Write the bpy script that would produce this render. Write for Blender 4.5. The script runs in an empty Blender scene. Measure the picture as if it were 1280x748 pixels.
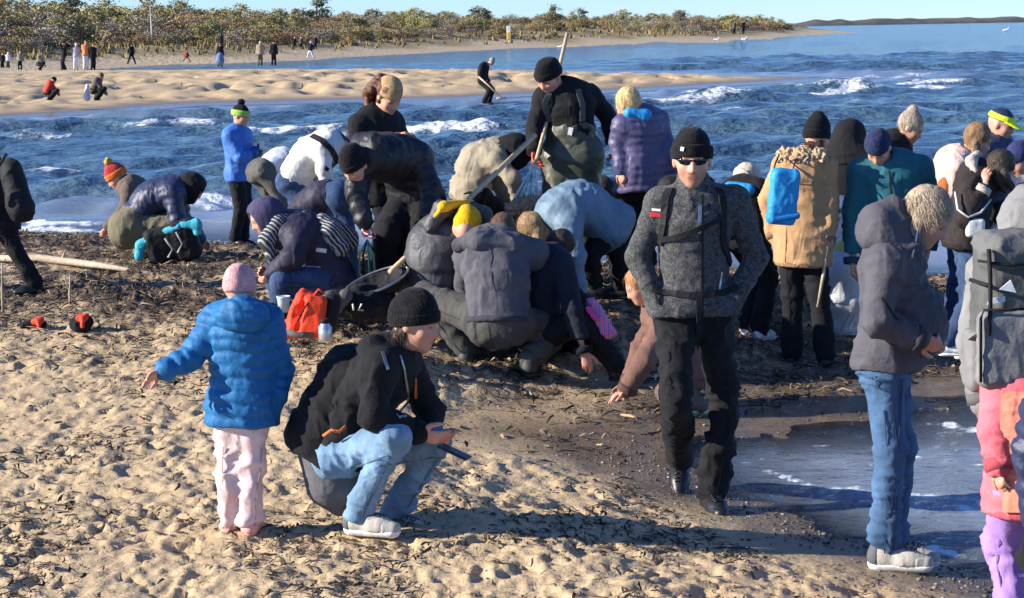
import bpy, math, random
import numpy as np
from mathutils import Matrix, Vector
R = math.radians
random.seed(7); rng = np.random.default_rng(7)
SC = bpy.context.scene
COL = SC.collection
# ---------------------------------------------------------------- camera
FPX, CX, CY, ROLL, PITCH, CAMZ = 2500.0, 640.0, 374.0, R(1.0), math.atan(339/2500.0), 2.5
F3 = np.array([0, math.cos(PITCH), -math.sin(PITCH)]); U3 = np.array([0, math.sin(PITCH), math.cos(PITCH)]); R3 = np.array([1., 0, 0])
IR = math.cos(ROLL)*R3 - math.sin(ROLL)*U3; IU = math.cos(ROLL)*U3 + math.sin(ROLL)*R3
CAM = np.array([0, 0, CAMZ])
cd = bpy.data.cameras.new('camera'); cam = bpy.data.objects.new('camera', cd); COL.objects.link(cam)
cd.sensor_width = 36; cd.lens = 36*FPX/1280; cd.clip_start = .1; cd.clip_end = 20000
cam.matrix_world = Matrix(((IR[0], IU[0], -F3[0], CAM[0]), (IR[1], IU[1], -F3[1], CAM[1]), (IR[2], IU[2], -F3[2], CAM[2]), (0, 0, 0, 1)))
SC.camera = cam
# ---------------------------------------------------------------- light
SUN_EL, SUN_AZ = R(22), R(-100)          # azimuth from +Y, clockwise: the sun stands to the left, a touch in front of the crowd
w = bpy.data.worlds.new('World'); SC.world = w; w.use_nodes = True
nt = w.node_tree; bg = nt.nodes['Background']
sky = nt.nodes.new('ShaderNodeTexSky'); sky.sky_type = 'NISHITA'; sky.sun_disc = False
sky.sun_elevation = SUN_EL; sky.sun_rotation = SUN_AZ; sky.air_density = 1.0; sky.dust_density = 0; sky.ozone_density = 4; sky.altitude = 1500
tint = nt.nodes.new('ShaderNodeMix'); tint.data_type = 'RGBA'; tint.blend_type = 'MULTIPLY'; tint.inputs[0].default_value = 1; tint.inputs[7].default_value = (.66, .86, 1.22, 1)
nt.links.new(sky.outputs[0], tint.inputs[6]); nt.links.new(tint.outputs[2], bg.inputs[0]); bg.inputs[1].default_value = .095
sd_ = bpy.data.lights.new('sun', 'SUN'); sd_.energy = 5.0; sd_.angle = R(.53); sd_.color = (1, .93, .82)
sun = bpy.data.objects.new('sun', sd_); COL.objects.link(sun)
SD = Vector((math.sin(SUN_AZ)*math.cos(SUN_EL), math.cos(SUN_AZ)*math.cos(SUN_EL), math.sin(SUN_EL)))
sun.rotation_euler = (-SD).to_track_quat('-Z', 'Y').to_euler(); sun.location = (-30, 0, 20)
vs = SC.view_settings; vs.view_transform = 'Standard'; vs.look = 'None'; vs.exposure = .92; vs.gamma = 1
SC.cycles.max_bounces = 6; SC.cycles.transparent_max_bounces = 8

# ---------------------------------------------------------------- geometry helpers
A = lambda *v: np.array(v, float)
def nrm(v):
    v = np.asarray(v, float); return v/max(np.linalg.norm(v), 1e-9)
def P(px, py, D):                        # the point of the place at depth D (metres along +Y) on the sight line through a photo pixel
    d = F3*FPX + IR*(px-CX) + IU*(CY-py); return CAM + d*(D/d[1])
def lerp(a, b, t): return a+(b-a)*t
def sst(a, b, x):
    t = np.clip((x-a)/(b-a), 0, 1); return t*t*(3-2*t)
def _h(ix, iy, iz):
    n = (ix*374761393 + iy*668265263 + iz*2147483647 + 1013904223) & 0xffffffff
    n = ((n ^ (n >> 13))*1274126177) & 0xffffffff
    return ((n ^ (n >> 16)) & 0xffff)/65535.0
def noise3(x, y, z):
    x, y, z = np.broadcast_arrays(np.asarray(x, float), np.asarray(y, float), np.asarray(z, float))
    ix, iy, iz = [np.floor(q).astype(np.int64) for q in (x, y, z)]
    fx, fy, fz = x-ix, y-iy, z-iz
    fx, fy, fz = [q*q*(3-2*q) for q in (fx, fy, fz)]
    o = 0
    for a in (0, 1):
        for b in (0, 1):
            for c in (0, 1):
                o = o + (fx if a else 1-fx)*(fy if b else 1-fy)*(fz if c else 1-fz)*_h(ix+a, iy+b, iz+c)
    return o*2-1
def noise2(x, y, s=0):
    x, y = np.broadcast_arrays(np.asarray(x, float), np.asarray(y, float))
    ix, iy = np.floor(x).astype(np.int64), np.floor(y).astype(np.int64)
    fx, fy = x-ix, y-iy; fx, fy = fx*fx*(3-2*fx), fy*fy*(3-2*fy)
    return ((1-fx)*(1-fy)*_h(ix, iy, s)+fx*(1-fy)*_h(ix+1, iy, s)+(1-fx)*fy*_h(ix, iy+1, s)+fx*fy*_h(ix+1, iy+1, s))*2-1
def fbm2(x, y, n=3, s=0):
    o, a = 0, 1
    for i in range(n): o = o+a*noise2(x*2**i, y*2**i, s+i*17); a *= .5
    return o
def make_mesh(name, V, Fc, smooth=True):
    V = np.asarray(V, np.float32); me = bpy.data.meshes.new(name)
    if isinstance(Fc, np.ndarray):
        k = Fc.shape[1]; n = len(Fc)
        me.vertices.add(len(V)); me.vertices.foreach_set('co', V.ravel())
        me.loops.add(n*k); me.loops.foreach_set('vertex_index', Fc.astype(np.int32).ravel())
        me.polygons.add(n); me.polygons.foreach_set('loop_start', np.arange(0, n*k, k, dtype=np.int32))
        me.polygons.foreach_set('loop_total', np.full(n, k, np.int32))
        me.update(calc_edges=True); me.validate()
    else:
        me.from_pydata([tuple(map(float, v)) for v in V], [], Fc)
    if smooth: me.polygons.foreach_set('use_smooth', np.ones(len(me.polygons), bool))
    return me
def link(name, me, mat=None, parent=None, loc=None):
    o = bpy.data.objects.new(name, me); COL.objects.link(o)
    if mat is not None and me is not None and not me.materials: me.materials.append(mat)
    if parent is not None: o.parent = parent
    if loc is not None: o.location = [float(q) for q in loc]
    return o
def tag(o, label, cat, group=None):
    o['label'] = label; o['category'] = cat
    if group: o['group'] = group
    return o
def attr(me, name, vals):
    a = me.attributes.new(name, 'FLOAT', 'POINT'); a.data.foreach_set('value', np.asarray(vals, np.float32).ravel())
def cattr(me, name, cols):
    a = me.color_attributes.new(name, 'FLOAT_COLOR', 'POINT'); c = np.ones((len(cols), 4), np.float32); c[:, :3] = cols
    a.data.foreach_set('color', c.ravel())
def grid_faces(nr, nc):
    i = np.arange((nr-1)*(nc-1)); r, c = i//(nc-1), i % (nc-1); a = r*nc+c
    return np.stack([a, a+1, a+nc+1, a+nc], 1)

# ---------------------------------------------------------------- material helpers
class NT:
    def __init__(s, name):
        s.m = bpy.data.materials.new(name); s.m.use_nodes = True; s.t = s.m.node_tree
        s.b = s.t.nodes['Principled BSDF']; s.out = s.t.nodes['Material Output']
    def n(s, ty, **kw):
        o = s.t.nodes.new('ShaderNode'+ty)
        for k, v in kw.items():
            if k.startswith('i_'): o.inputs[k[2:].replace('_', ' ')].default_value = v
            else: setattr(o, k, v)
        return o
    def l(s, a, b): s.t.links.new(a, b)
    def set(s, k, v): s.b.inputs[k].default_value = v
    def obj(s): return s.n('TexCoord').outputs['Object']
    def noise(s, scale, detail=3, vec=None, rough=.55):
        o = s.n('TexNoise'); o.inputs['Scale'].default_value = scale; o.inputs['Detail'].default_value = detail; o.inputs['Roughness'].default_value = rough
        s.l(vec or s.obj(), o.inputs['Vector']); return o.outputs['Fac']
    def ramp(s, fac, stops):
        o = s.n('ValToRGB'); e = o.color_ramp.elements
        while len(e) < len(stops): e.new(.5)
        for i, (p, c) in enumerate(stops):
            e[i].position = p; e[i].color = (*c, 1) if not isinstance(c, (int, float)) else (c, c, c, 1)
        s.l(fac, o.inputs[0]); return o.outputs[0]
    def mix(s, fac, a, b, mode='MIX'):
        o = s.n('Mix', data_type='RGBA', blend_type=mode)
        for sock, v in ((o.inputs[0], fac), (o.inputs[6], a), (o.inputs[7], b)):
            if isinstance(v, (int, float)): sock.default_value = v
            elif isinstance(v, tuple): sock.default_value = (*v, 1)
            else: s.l(v, sock)
        return o.outputs[2]
    def math(s, op, a, b=0.0, c=0.0, clamp=False):
        o = s.n('Math', operation=op, use_clamp=clamp)
        for i, v in enumerate((a, b, c)):
            if isinstance(v, (int, float)): o.inputs[i].default_value = v
            else: s.l(v, o.inputs[i])
        return o.outputs[0]
    def at(s, name): return s.n('Attribute', attribute_name=name).outputs['Fac']
    def bump(s, h, strength=.3, dist=.01, normal=None):
        o = s.n('Bump'); o.inputs['Strength'].default_value = strength; o.inputs['Distance'].default_value = dist
        s.l(h, o.inputs['Height'])
        if normal is not None: s.l(normal, o.inputs['Normal'])
        s.l(o.outputs[0], s.b.inputs['Normal']); return o.outputs[0]
_mats = {}
_cols = {}
def darker(mat, f=.55):
    c = _cols.get(mat.name)
    return None if c is None else fabric(mat.name+'_seam', tuple(q*f for q in c), .85)
def fabric(name, col, rough=.85, var=.25, bscale=60, bstr=.25, big=7, sheen=.02, spec=.22, weave=420, crease=.5, cscale=11):
    if name in _mats: return _mats[name]
    _cols[name] = col
    t = NT(name); v = t.obj()
    a = t.noise(big, 4, v); f = t.noise(bscale, 3, v); wv = t.noise(weave, 2, v)
    dark = tuple(c*(1-var) for c in col); lite = tuple(min(1, c*(1+var)) for c in col)
    c = t.ramp(a, [(.3, dark), (.7, lite)])
    c = t.mix(.35, c, t.ramp(wv, [(.35, tuple(q*.65 for q in col)), (.65, tuple(min(1, q*1.3) for q in col))]))
    t.l(c, t.b.inputs['Base Color']); t.set('Roughness', rough); t.set('Specular IOR Level', spec); t.set('Sheen Weight', sheen)
    rd = t.n('TexNoise', noise_type='RIDGED_MULTIFRACTAL'); rd.inputs['Scale'].default_value = cscale; rd.inputs['Detail'].default_value = 3; rd.inputs['Distortion'].default_value = .7; mpc = t.n('Mapping'); mpc.inputs['Scale'].default_value = (1.15, 1.15, .45); mpc.inputs['Rotation'].default_value = (.25, .3, 0); t.l(v, mpc.inputs[0]); t.l(mpc.outputs[0], rd.inputs['Vector'])
    b0 = t.n('Bump'); b0.inputs['Strength'].default_value = crease; b0.inputs['Distance'].default_value = .02; t.l(rd.outputs['Fac'], b0.inputs['Height'])
    b1 = t.n('Bump'); b1.inputs['Strength'].default_value = bstr; b1.inputs['Distance'].default_value = .012; t.l(f, b1.inputs['Height']); t.l(b0.outputs[0], b1.inputs['Normal'])
    t.bump(wv, .2, .002, b1.outputs[0])
    _mats[name] = t.m; return t.m
def knit(name, c0, c1, scale=95):
    if name in _mats: return _mats[name]
    t = NT(name); v = t.obj()
    n = t.noise(scale, 4, v, .7); n2 = t.noise(scale*.33, 2, v)
    c = t.ramp(t.math('ADD', t.math('MULTIPLY', n, .7), t.math('MULTIPLY', n2, .3)), [(.40, c0), (.62, c1)])
    t.l(c, t.b.inputs['Base Color']); t.set('Roughness', .95); t.set('Specular IOR Level', .15); t.set('Sheen Weight', .08)
    t.bump(n, .5, .006); _mats[name] = t.m; return t.m
def denim(name, col, wash=.6):
    if name in _mats: return _mats[name]
    _cols[name] = col
    t = NT(name); v = t.obj(); a = t.noise(5, 4, v); f = t.noise(380, 2, v); c2 = t.noise(38, 3, v)
    c = t.ramp(a, [(.3, tuple(q*.55 for q in col)), (.5, col), (.72, tuple(min(1, q*(1.2+wash)+.02) for q in col))])
    c = t.mix(.4, c, t.ramp(f, [(.35, tuple(q*.5 for q in col)), (.7, tuple(min(1, q*1.7+.03) for q in col))]))
    t.l(c, t.b.inputs['Base Color']); t.set('Roughness', .9); t.set('Specular IOR Level', .2)
    rd = t.n('TexNoise', noise_type='RIDGED_MULTIFRACTAL'); rd.inputs['Scale'].default_value = 12; rd.inputs['Detail'].default_value = 3; rd.inputs['Distortion'].default_value = .8; t.l(v, rd.inputs['Vector'])
    b0 = t.n('Bump'); b0.inputs['Strength'].default_value = .45; b0.inputs['Distance'].default_value = .02; t.l(rd.outputs['Fac'], b0.inputs['Height']); t.bump(c2, .3, .012, b0.outputs[0])
    _mats[name] = t.m; return t.m
def plain(name, col, rough=.6, metal=0.0, var=.2, scale=30, spec=.4):
    if name in _mats: return _mats[name]
    t = NT(name); a = t.noise(scale, 4)
    t.l(t.ramp(a, [(.3, tuple(q*(1-var) for q in col)), (.7, tuple(min(1, q*(1+var)) for q in col))]), t.b.inputs['Base Color'])
    t.set('Roughness', rough); t.set('Metallic', metal); t.set('Specular IOR Level', spec); t.bump(a, .15, .004)
    _mats[name] = t.m; return t.m
def wood(name, col):
    if name in _mats: return _mats[name]
    t = NT(name); n = t.noise(25, 5)
    t.l(t.ramp(n, [(.3, tuple(q*.6 for q in col)), (.7, col)]), t.b.inputs['Base Color']); t.set('Roughness', .75); t.bump(n, .3, .004)
    _mats[name] = t.m; return t.m
def hairmat(name, col):
    if name in _mats: return _mats[name]
    t = NT(name); v = t.obj(); mp = t.n('Mapping'); mp.inputs['Scale'].default_value = (1, 1, .12); t.l(v, mp.inputs[0])
    n = t.noise(170, 3, mp.outputs[0], .7)
    t.l(t.ramp(n, [(.3, tuple(q*.35 for q in col)), (.7, tuple(min(1, q*1.35) for q in col))]), t.b.inputs['Base Color'])
    t.set('Roughness', .5); t.set('Specular IOR Level', .4); t.bump(n, .7, .008); _mats[name] = t.m; return t.m
def skinmat():
    if 'skin' in _mats: return _mats['skin']
    t = NT('skin'); c = t.n('Attribute', attribute_name='tone').outputs['Color']; n = t.noise(45, 3)
    t.l(t.mix(.25, c, t.mix(n, (.5, .12, .08), (.85, .5, .36)), 'MULTIPLY') if False else t.mix(t.math('MULTIPLY', n, .3), c, (.52, .2, .13)), t.b.inputs['Base Color'])
    t.set('Roughness', .5); t.set('Subsurface Weight', .12); t.set('Subsurface Radius', (.012, .004, .002)); t.set('Subsurface Scale', .5)
    t.bump(t.noise(220, 2), .12, .002); _mats['skin'] = t.m; return t.m
# ================================================================= THE SETTING
# ---- beach: a dry sand apron, a ridge of wrack along the sea, and a wash pool on the right that reaches in from the sea
POOL = np.array([(.85, 11.4), (1.2, 10.35), (1.53, 9.6), (1.96, 9.05), (2.2, 8.6), (2.6, 7.6), (9, 6.6), (12, 14.6), (3.4, 13.5), (2.18, 12.4), (1.34, 12.0)])
def poly_sd(X, Y, pts):
    d = np.full(X.shape, 1e9); ins = np.zeros(X.shape, bool); n = len(pts)
    for i in range(n):
        (x0, y0), (x1, y1) = pts[i], pts[(i+1) % n]
        ex, ey = x1-x0, y1-y0; t = np.clip(((X-x0)*ex+(Y-y0)*ey)/(ex*ex+ey*ey), 0, 1)
        d = np.minimum(d, (X-x0-t*ex)**2+(Y-y0-t*ey)**2)
        c = ((y0 > Y) != (y1 > Y)) & (X < (x1-x0)*(Y-y0)/((y1-y0) if y1 != y0 else 1e-9)+x0); ins ^= c
    return np.where(ins, -1, 1)*np.sqrt(d)
def shore(X): return np.interp(X, [-9, -5, -2, 1, 4, 9], [25.6, 25.0, 23.2, 21.6, 20.0, 19.0])
def hbase(X, Y):
    X = np.asarray(X, float); Y = np.asarray(Y, float)
    s = shore(X)-Y + .35*noise2(X*.5, X*0+3.1)
    z = np.interp(s, [-40, -10, 0, 2, 5, 8, 12, 17, 30], [-2.2, -.6, 0, .16, .36, .36, .24, .2, .24])
    z = z + .03*noise2(X*.35, Y*.3, 5)
    sd = poly_sd(X + .12*noise2(X*2.2, Y*2.2, 9), Y+.1*noise2(X*2, Y*2, 11), POOL)
    front = sst(12.0, 10.6, Y)
    zp = sd*(.045+.085*front)+np.maximum(sd-1.6, 0)*.25
    k = .05; hh = np.clip(.5+.5*(zp-z)/k, 0, 1)
    return zp*(1-hh)+z*hh-k*hh*(1-hh)
def wrackmask(X, Y):
    s = shore(X)-Y
    m = sst(.1, .8, s)*sst(11.8, 7.6, s+1.3*noise2(X*.9, Y*.8, 21))
    m = m*(.72+.36*noise2(X*1.7, Y*1.4, 31)) 
    edge = sst(.75, .1, np.abs(poly_sd(X, Y, POOL)-.2))*sst(12.5, 11.4, Y)*.3
    return np.clip(np.maximum(m, edge), 0, 1)
NR, NC = 395, 450
Ys = np.exp(np.linspace(math.log(6.9), math.log(29), NR)); us = np.linspace(-1, 1, NC)
GY, GU = np.meshgrid(Ys, us, indexing='ij'); GX = GU*(GY*.275+.9)
GZ = hbase(GX, GY)
wm = wrackmask(GX, GY); dry = sst(.05, .15, GZ)
lump = np.zeros_like(GZ)
def splat(x, y, rx, ry, ang, depth, rim):
    cs, sn = math.cos(ang), math.sin(ang); rad = max(rx, ry)*1.7
    i0, i1 = np.searchsorted(Ys, [y-rad, y+rad])
    if i1 <= i0: return
    wdt = y*.275+.9; j0 = max(0, int((x-rad)/wdt*NC/2+NC/2)-2); j1 = min(NC, int((x+rad)/wdt*NC/2+NC/2)+3)
    if j1 <= j0: return
    dx, dy = GX[i0:i1, j0:j1]-x, GY[i0:i1, j0:j1]-y
    q = np.sqrt(((dx*cs+dy*sn)/rx)**2+((-dx*sn+dy*cs)/ry)**2)
    lump[i0:i1, j0:j1] += -depth*np.exp(-(q**4)*1.2)+rim*np.exp(-((q-1.15)/.28)**2)
for k in range(4200):
    y = 7+9.5*rng.random()**1.1; x = (rng.random()*2-1)*(y*.275+.8)
    L = rng.uniform(.035, .085)*(1.9 if rng.random() < .12 else 1); splat(x, y, L*rng.uniform(.3, .6), L, rng.uniform(.2, 2.9), rng.uniform(.008, .022), rng.uniform(.003, .012))
n1 = noise2(GX*5.5, GY*4.5, 41); n2 = noise2(GX*12, GY*10, 43); n3 = noise2(GX*27, GY*22, 45)
lump += .014*n1 + .010*np.maximum(n2, -.2) + .007*n3 + .012*sst(.35, .8, noise2(GX*9+3, GY*7, 47))
wl = .05*noise2(GX*3, GY*2.6, 51)+.045*np.abs(noise2(GX*10, GY*8, 53))+.018*noise2(GX*24, GY*20, 55)
GZ2 = GZ + lump*dry*(1-.6*wm)*.9 + wl*wm*dry + .003*noise2(GX*9, GY*5, 61)*(1-dry)
V = np.stack([GX, GY, GZ2], -1).reshape(-1, 3)
me = make_mesh('sand', V, grid_faces(NR, NC)); attr(me, 'wrack', wm); attr(me, 'wet', sst(.11, .02, GZ+.02*noise2(GX*2, GY*2, 63)))
def sandmat(name, near=True):
    t = NT(name); v = t.obj()
    a = t.noise(1.2 if near else .25, 5, v); g = t.noise(140, 3, v); m = t.noise(14, 5, v)
    c = t.ramp(a, [(.3, (.49, .345, .18)), (.7, (.63, .46, .255))])
    c = t.mix(.5, c, t.ramp(g, [(.3, (.33, .23, .125)), (.7, (.74, .575, .365))]))
    c = t.mix(t.math('MULTIPLY', t.ramp(m, [(.5, 0), (.68, 1)]), .35), c, (.22, .15, .085))
    if near:
        wn = t.math('ADD', t.at('wrack'), t.math('MULTIPLY', t.math('SUBTRACT', t.noise(9, 5, v), .5), 1.5))
        wf = t.ramp(wn, [(.35, 0), (.75, 1)])
        c = t.mix(wf, c, t.ramp(t.noise(38, 4, v), [(.3, (.035, .026, .018)), (.5, (.11, .078, .052)), (.7, (.33, .235, .14))]))
        wet = t.at('wet')
        c = t.mix(wet, c, t.ramp(t.noise(6, 4, v), [(.3, (.115, .085, .058)), (.7, (.2, .15, .1))]))
        t.l(t.ramp(wet, [(0, .95), (.7, .5), (1, .18)]), t.b.inputs['Roughness'])
    else: t.set('Roughness', .95)
    t.l(c, t.b.inputs['Base Color']); t.set('Specular IOR Level', .3)
    b1 = t.n('Bump'); b1.inputs['Strength'].default_value = .5; b1.inputs['Distance'].default_value = .02 if near else .1; t.l(t.noise(30 if near else 3, 5, v), b1.inputs['Height'])
    t.bump(g, .35, .004, b1.outputs[0]); return t.m
sand = link('sand_beach', me, sandmat('dry_sand')); sand['kind'] = 'structure'
def G(px, py):                            # where a photo pixel meets the beach
    d = F3*FPX + IR*(px-CX) + IU*(CY-py); d = d/d[1]
    ys = np.linspace(6.5, 28, 2000); p = CAM[None]+d[None]*ys[:, None]
    i = int(np.argmax(p[:, 2] < hbase(p[:, 0], p[:, 1]))); return p[i]
def gz(x, y): return float(hbase(A(x), A(y))[0])

# ---- far land: the sand spit and the dune shore across the lagoon
SPIT = np.array([(-60, 56), (-15.6, 61), (-13.3, 64), (-11, 70), (-5, 71.5), (-1.1, 71), (4, 76), (7.1, 80), (11, 84), (15.5, 88), (13, 93), (9, 98), (5, 106), (0, 113), (-8, 119), (-16, 124), (-27, 131), (-33, 139), (-70, 139)])
MAIN = np.array([(-200, 128), (-45, 130), (-30, 141), (-28, 160), (-20, 170), (-16, 188), (0, 240), (19, 275), (30, 290), (38, 318), (55, 380), (72, 440), (82, 470), (70, 520), (0, 640), (-300, 640)])
def hspit(X, Y):
    sd = -poly_sd(X+.8*noise2(X*.2, Y*.15, 3), Y+.8*noise2(X*.25, Y*.2, 4), SPIT)
    return np.interp(sd, [-30, 0, 3, 9, 16, 40], [-1.5, 0, .12, .46, .55, .55])
def hmain(X, Y):
    sd = -poly_sd(X+2*noise2(X*.08, Y*.05, 13), Y+2*noise2(X*.1, Y*.05, 14), MAIN)
    return np.interp(sd, [-60, 0, 4, 12, 30, 80], [-3, 0, .4, 1.3, 2.8, 3.8]) + sst(6, 25, sd)*.7*fbm2(X*.07, Y*.05, 3, 15), sd
yy = np.linspace(54, 142, 210); uu = np.linspace(-1, 1, 210)
SY, SU = np.meshgrid(yy, uu, indexing='ij'); SX = SU*(SY*.30+4)-3
SZ = hspit(SX, SY); on = sst(.05, .3, SZ)*sst(112, 96, SY+SX*.3)
SZ = SZ+on*(.06*noise2(SX*1.3, SY*.8, 23)-.36*np.maximum(noise2(SX*1.6, SY*.8, 24)-.1, 0)+.09*noise2(SX*2.4, SY*1.2, 26))
me = make_mesh('spit', np.stack([SX, SY, SZ], -1).reshape(-1, 3), grid_faces(210, 210)); attr(me, 'wrack', 0*SZ); attr(me, 'wet', sst(.16, .03, SZ))
o = link('sand_spit', me, sandmat('spit_sand')); o['kind'] = 'structure'
yy = np.exp(np.linspace(math.log(122), math.log(640), 130)); uu = np.linspace(-1, 1, 150)
SY, SU = np.meshgrid(yy, uu, indexing='ij'); SX = SU*(SY*.30+6)
SZ, sdm = hmain(SX, SY)
me = make_mesh('shore', np.stack([SX, SY, SZ], -1).reshape(-1, 3), grid_faces(130, 150))
attr(me, 'grass', sst(5, 9, sdm+4*fbm2(SX*.12, SY*.05, 2, 19)))
t = NT('dune_ground'); v = t.obj(); n = t.noise(.35, 5, v); c = t.ramp(n, [(.3, (.17, .145, .06)), (.5, (.29, .22, .10)), (.7, (.38, .27, .13))])
t.l(t.mix(t.at('grass'), (.5, .38, .23), c), t.b.inputs['Base Color']); t.set('Roughness', .95); t.bump(t.noise(2.2, 5, v), .8, .3)
o = link('dune_shore', me, t.m); o['kind'] = 'structure'
# dune grass: tufts of stiff blades over the dunes (uncountable)
gv, gf = [], []
gd = 126*np.exp(rng.random(16000)*1.05); gx = (rng.random(16000)*2-1)*(gd*.29+3); gzz, gsd = hmain(gx, gd); gk = gsd > 5+6*rng.random(16000); gd, gx, gzz = gd[gk], gx[gk], gzz[gk]
for k in range(len(gd)):
    d, x, z = gd[k], gx[k], [gzz[k]]
    s = rng.uniform(.15, .42)*(1+d/500)
    for b in range(5):
        a = rng.uniform(0, 6.28); l = rng.uniform(.2, .6)*s; wd = .26*s
        c0 = A(x+rng.normal()*.3*s, d+rng.normal()*.3*s, z[0]-.1); tp = c0+A(math.cos(a)*l, math.sin(a)*l*.5, s+.1); sw = A(math.cos(a+1.57)*wd, math.sin(a+1.57)*wd, 0)
        i = len(gv); gv += [c0-sw, c0+sw, tp]; gf.append((i, i+1, i+2))
t = NT('dune_grass'); n = t.math('ADD', t.math('MULTIPLY', t.noise(.12, 4), .6), t.math('MULTIPLY', t.n('NewGeometry').outputs['Random Per Island'], .4)); t.l(t.ramp(n, [(.3, (.21, .175, .07)), (.5, (.27, .2, .075)), (.7, (.33, .22, .09))]), t.b.inputs['Base Color']); t.set('Roughness', .9)
o = link('dune_grass', make_mesh('dune_grass', gv, np.array(gf), False), t.m); o['kind'] = 'stuff'
# shrubs and small trees: one mesh per kind, copies share it
def crown_mesh(seed, rx, rz, nclump, nleaf, leaf, bare=0):
    r = np.random.default_rng(seed); V, Fc = [], []
    cl = []
    for k in range(nclump):
        a = r.uniform(0, 6.28); rr = math.sqrt(r.random()); z = r.uniform(.12, 1)
        sh = math.sqrt(max(.05, 1-((z-.35)/.68)**2))
        cl.append((A(math.cos(a)*rr*rx*sh, math.sin(a)*rr*rx*sh, z*rz), r.uniform(.16, .34)*rx))
    for c, s in cl:
        for k in range(nleaf):
            p = c+r.normal(size=3)*s*A(.6, .6, .5); u = nrm(r.normal(size=3)); w2 = nrm(np.cross(u, r.normal(size=3))); l = leaf*r.uniform(.6, 1.4)
            i = len(V); V += [p-u*l, p+w2*l*.5, p+u*l, p-w2*l*.5]; Fc.append((i, i+1, i+2, i+3))
    return make_mesh('crown', V, np.array(Fc), False), cl
def tube_data(pts, rad, seg=8, cap=True):
    pts = [np.asarray(p, float) for p in pts]; n = len(pts); V, Fc = [], []
    up = A(.13, .31, .94)
    for i, p in enumerate(pts):
        tg = nrm(pts[min(i+1, n-1)]-pts[max(i-1, 0)]); u = np.cross(tg, up)
        if np.linalg.norm(u) < .1: u = np.cross(tg, A(1, 0, 0))
        u = nrm(u); w2 = np.cross(tg, u); r = rad[i] if hasattr(rad, '__len__') else rad
        for k in range(seg):
            a = 2*math.pi*k/seg; V.append(p+r*(math.cos(a)*u+math.sin(a)*w2))
    for i in range(n-1):
        for k in range(seg):
            a, b = i*seg+k, i*seg+(k+1) % seg; Fc.append([a, b, b+seg, a+seg])
    if cap: Fc.append(list(range(seg))[::-1]); Fc.append(list(range((n-1)*seg, n*seg)))
    return V, Fc
def join(parts):
    V, Fc = [], []
    for v, f in parts:
        o = len(V); V += list(v); Fc += [[q+o for q in g] for g in f]
    return V, Fc
def leafmat(name, a, b, c):
    t = NT(name); n = t.noise(1.3, 4); oi = t.n('ObjectInfo').outputs['Random']
    col = t.ramp(n, [(.25, a), (.5, b), (.75, c)]); hs = t.n('HueSaturation'); t.l(col, hs.inputs['Color'])
    t.l(t.math('ADD', t.math('MULTIPLY', oi, .05), .475), hs.inputs['Hue']); t.l(t.math('ADD', t.math('MULTIPLY', oi, .5), .75), hs.inputs['Value'])
    t.l(hs.outputs[0], t.b.inputs['Base Color']); t.set('Roughness', .8); t.set('Subsurface Weight', 0); return t.m
barkd = wood('dark_bark', (.09, .07, .05)); barkw = wood('white_bark', (.75, .72, .66))
KINDS = [('shrub', 'olive green rounded shrub on the far dunes', leafmat('leaf_olive', (.17, .15, .065), (.26, .22, .095), (.35, .29, .13)), 1.5, 2.0, 30, 46, .11),
         ('shrub', 'rusty brown shrub on the far dunes', leafmat('leaf_rust', (.22, .145, .075), (.33, .22, .11), (.42, .28, .15)), 1.7, 1.5, 26, 46, .10),
         ('tree', 'yellowing bushy small tree on the far dunes', leafmat('leaf_yellow', (.22, .19, .075), (.34, .28, .11), (.46, .37, .15)), 1.5, 2.6, 30, 46, .11),
         ('shrub', 'grey brown leafless shrub on the far dunes', leafmat('twig_grey', (.19, .155, .115), (.27, .22, .165), (.36, .295, .21)), 1.7, 1.9, 30, 40, .09),
         ('tree', 'dark green pine like tree on the far dunes', leafmat('leaf_dark', (.075, .085, .045), (.12, .125, .065), (.16, .165, .085)), 1.2, 2.9, 26, 46, .11)]
protos = []
for i, (nm, lab, m, rx, rz, nc, nl, lf) in enumerate(KINDS):
    cm, cl = crown_mesh(100+i, rx, rz, nc, nl, lf); cm.materials.append(m)
    tp = [tube_data([(0, 0, -.5), (.05, 0, rz*.35), (.0, .05, rz*.8)], [.1, .07, .03], 6)]
    for c, s in cl[:9]: tp.append(tube_data([(0, 0, rz*.12), lerp(A(0, 0, rz*.2), c, .6)+A(0, 0, -.05), c], [.05, .03, .012], 5))
    tm = make_mesh('trunk', *join(tp)); tm.materials.append(barkd); protos.append((cm, tm))
def plant(i, x, y, s, rot=0, sz=1.0):
    z, _ = hmain(A(x), A(y)); nm, lab = KINDS[i][:2]
    e = link(nm if nm == 'shrub' else 'dune_tree', None, loc=(x, y, z[0]-.05)); e.scale = (s*1.3, s*1.3, s*sz*.92); e.rotation_euler = (0, 0, rot)
    tag(e, lab, nm, lab.replace(' on', 's on') if False else 'far dune %s %d' % ({'shrub': 'shrubs', 'tree': 'trees'}[nm], i+1) if False else KG[i])
    link('trunk', protos[i][1], parent=e); link('crown', protos[i][0], parent=e); return e
KG = ['olive shrubs along the far dunes', 'rusty shrubs along the far dunes', 'yellowing trees along the far dunes', 'bare shrubs along the far dunes', 'dark trees along the far dunes']
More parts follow.
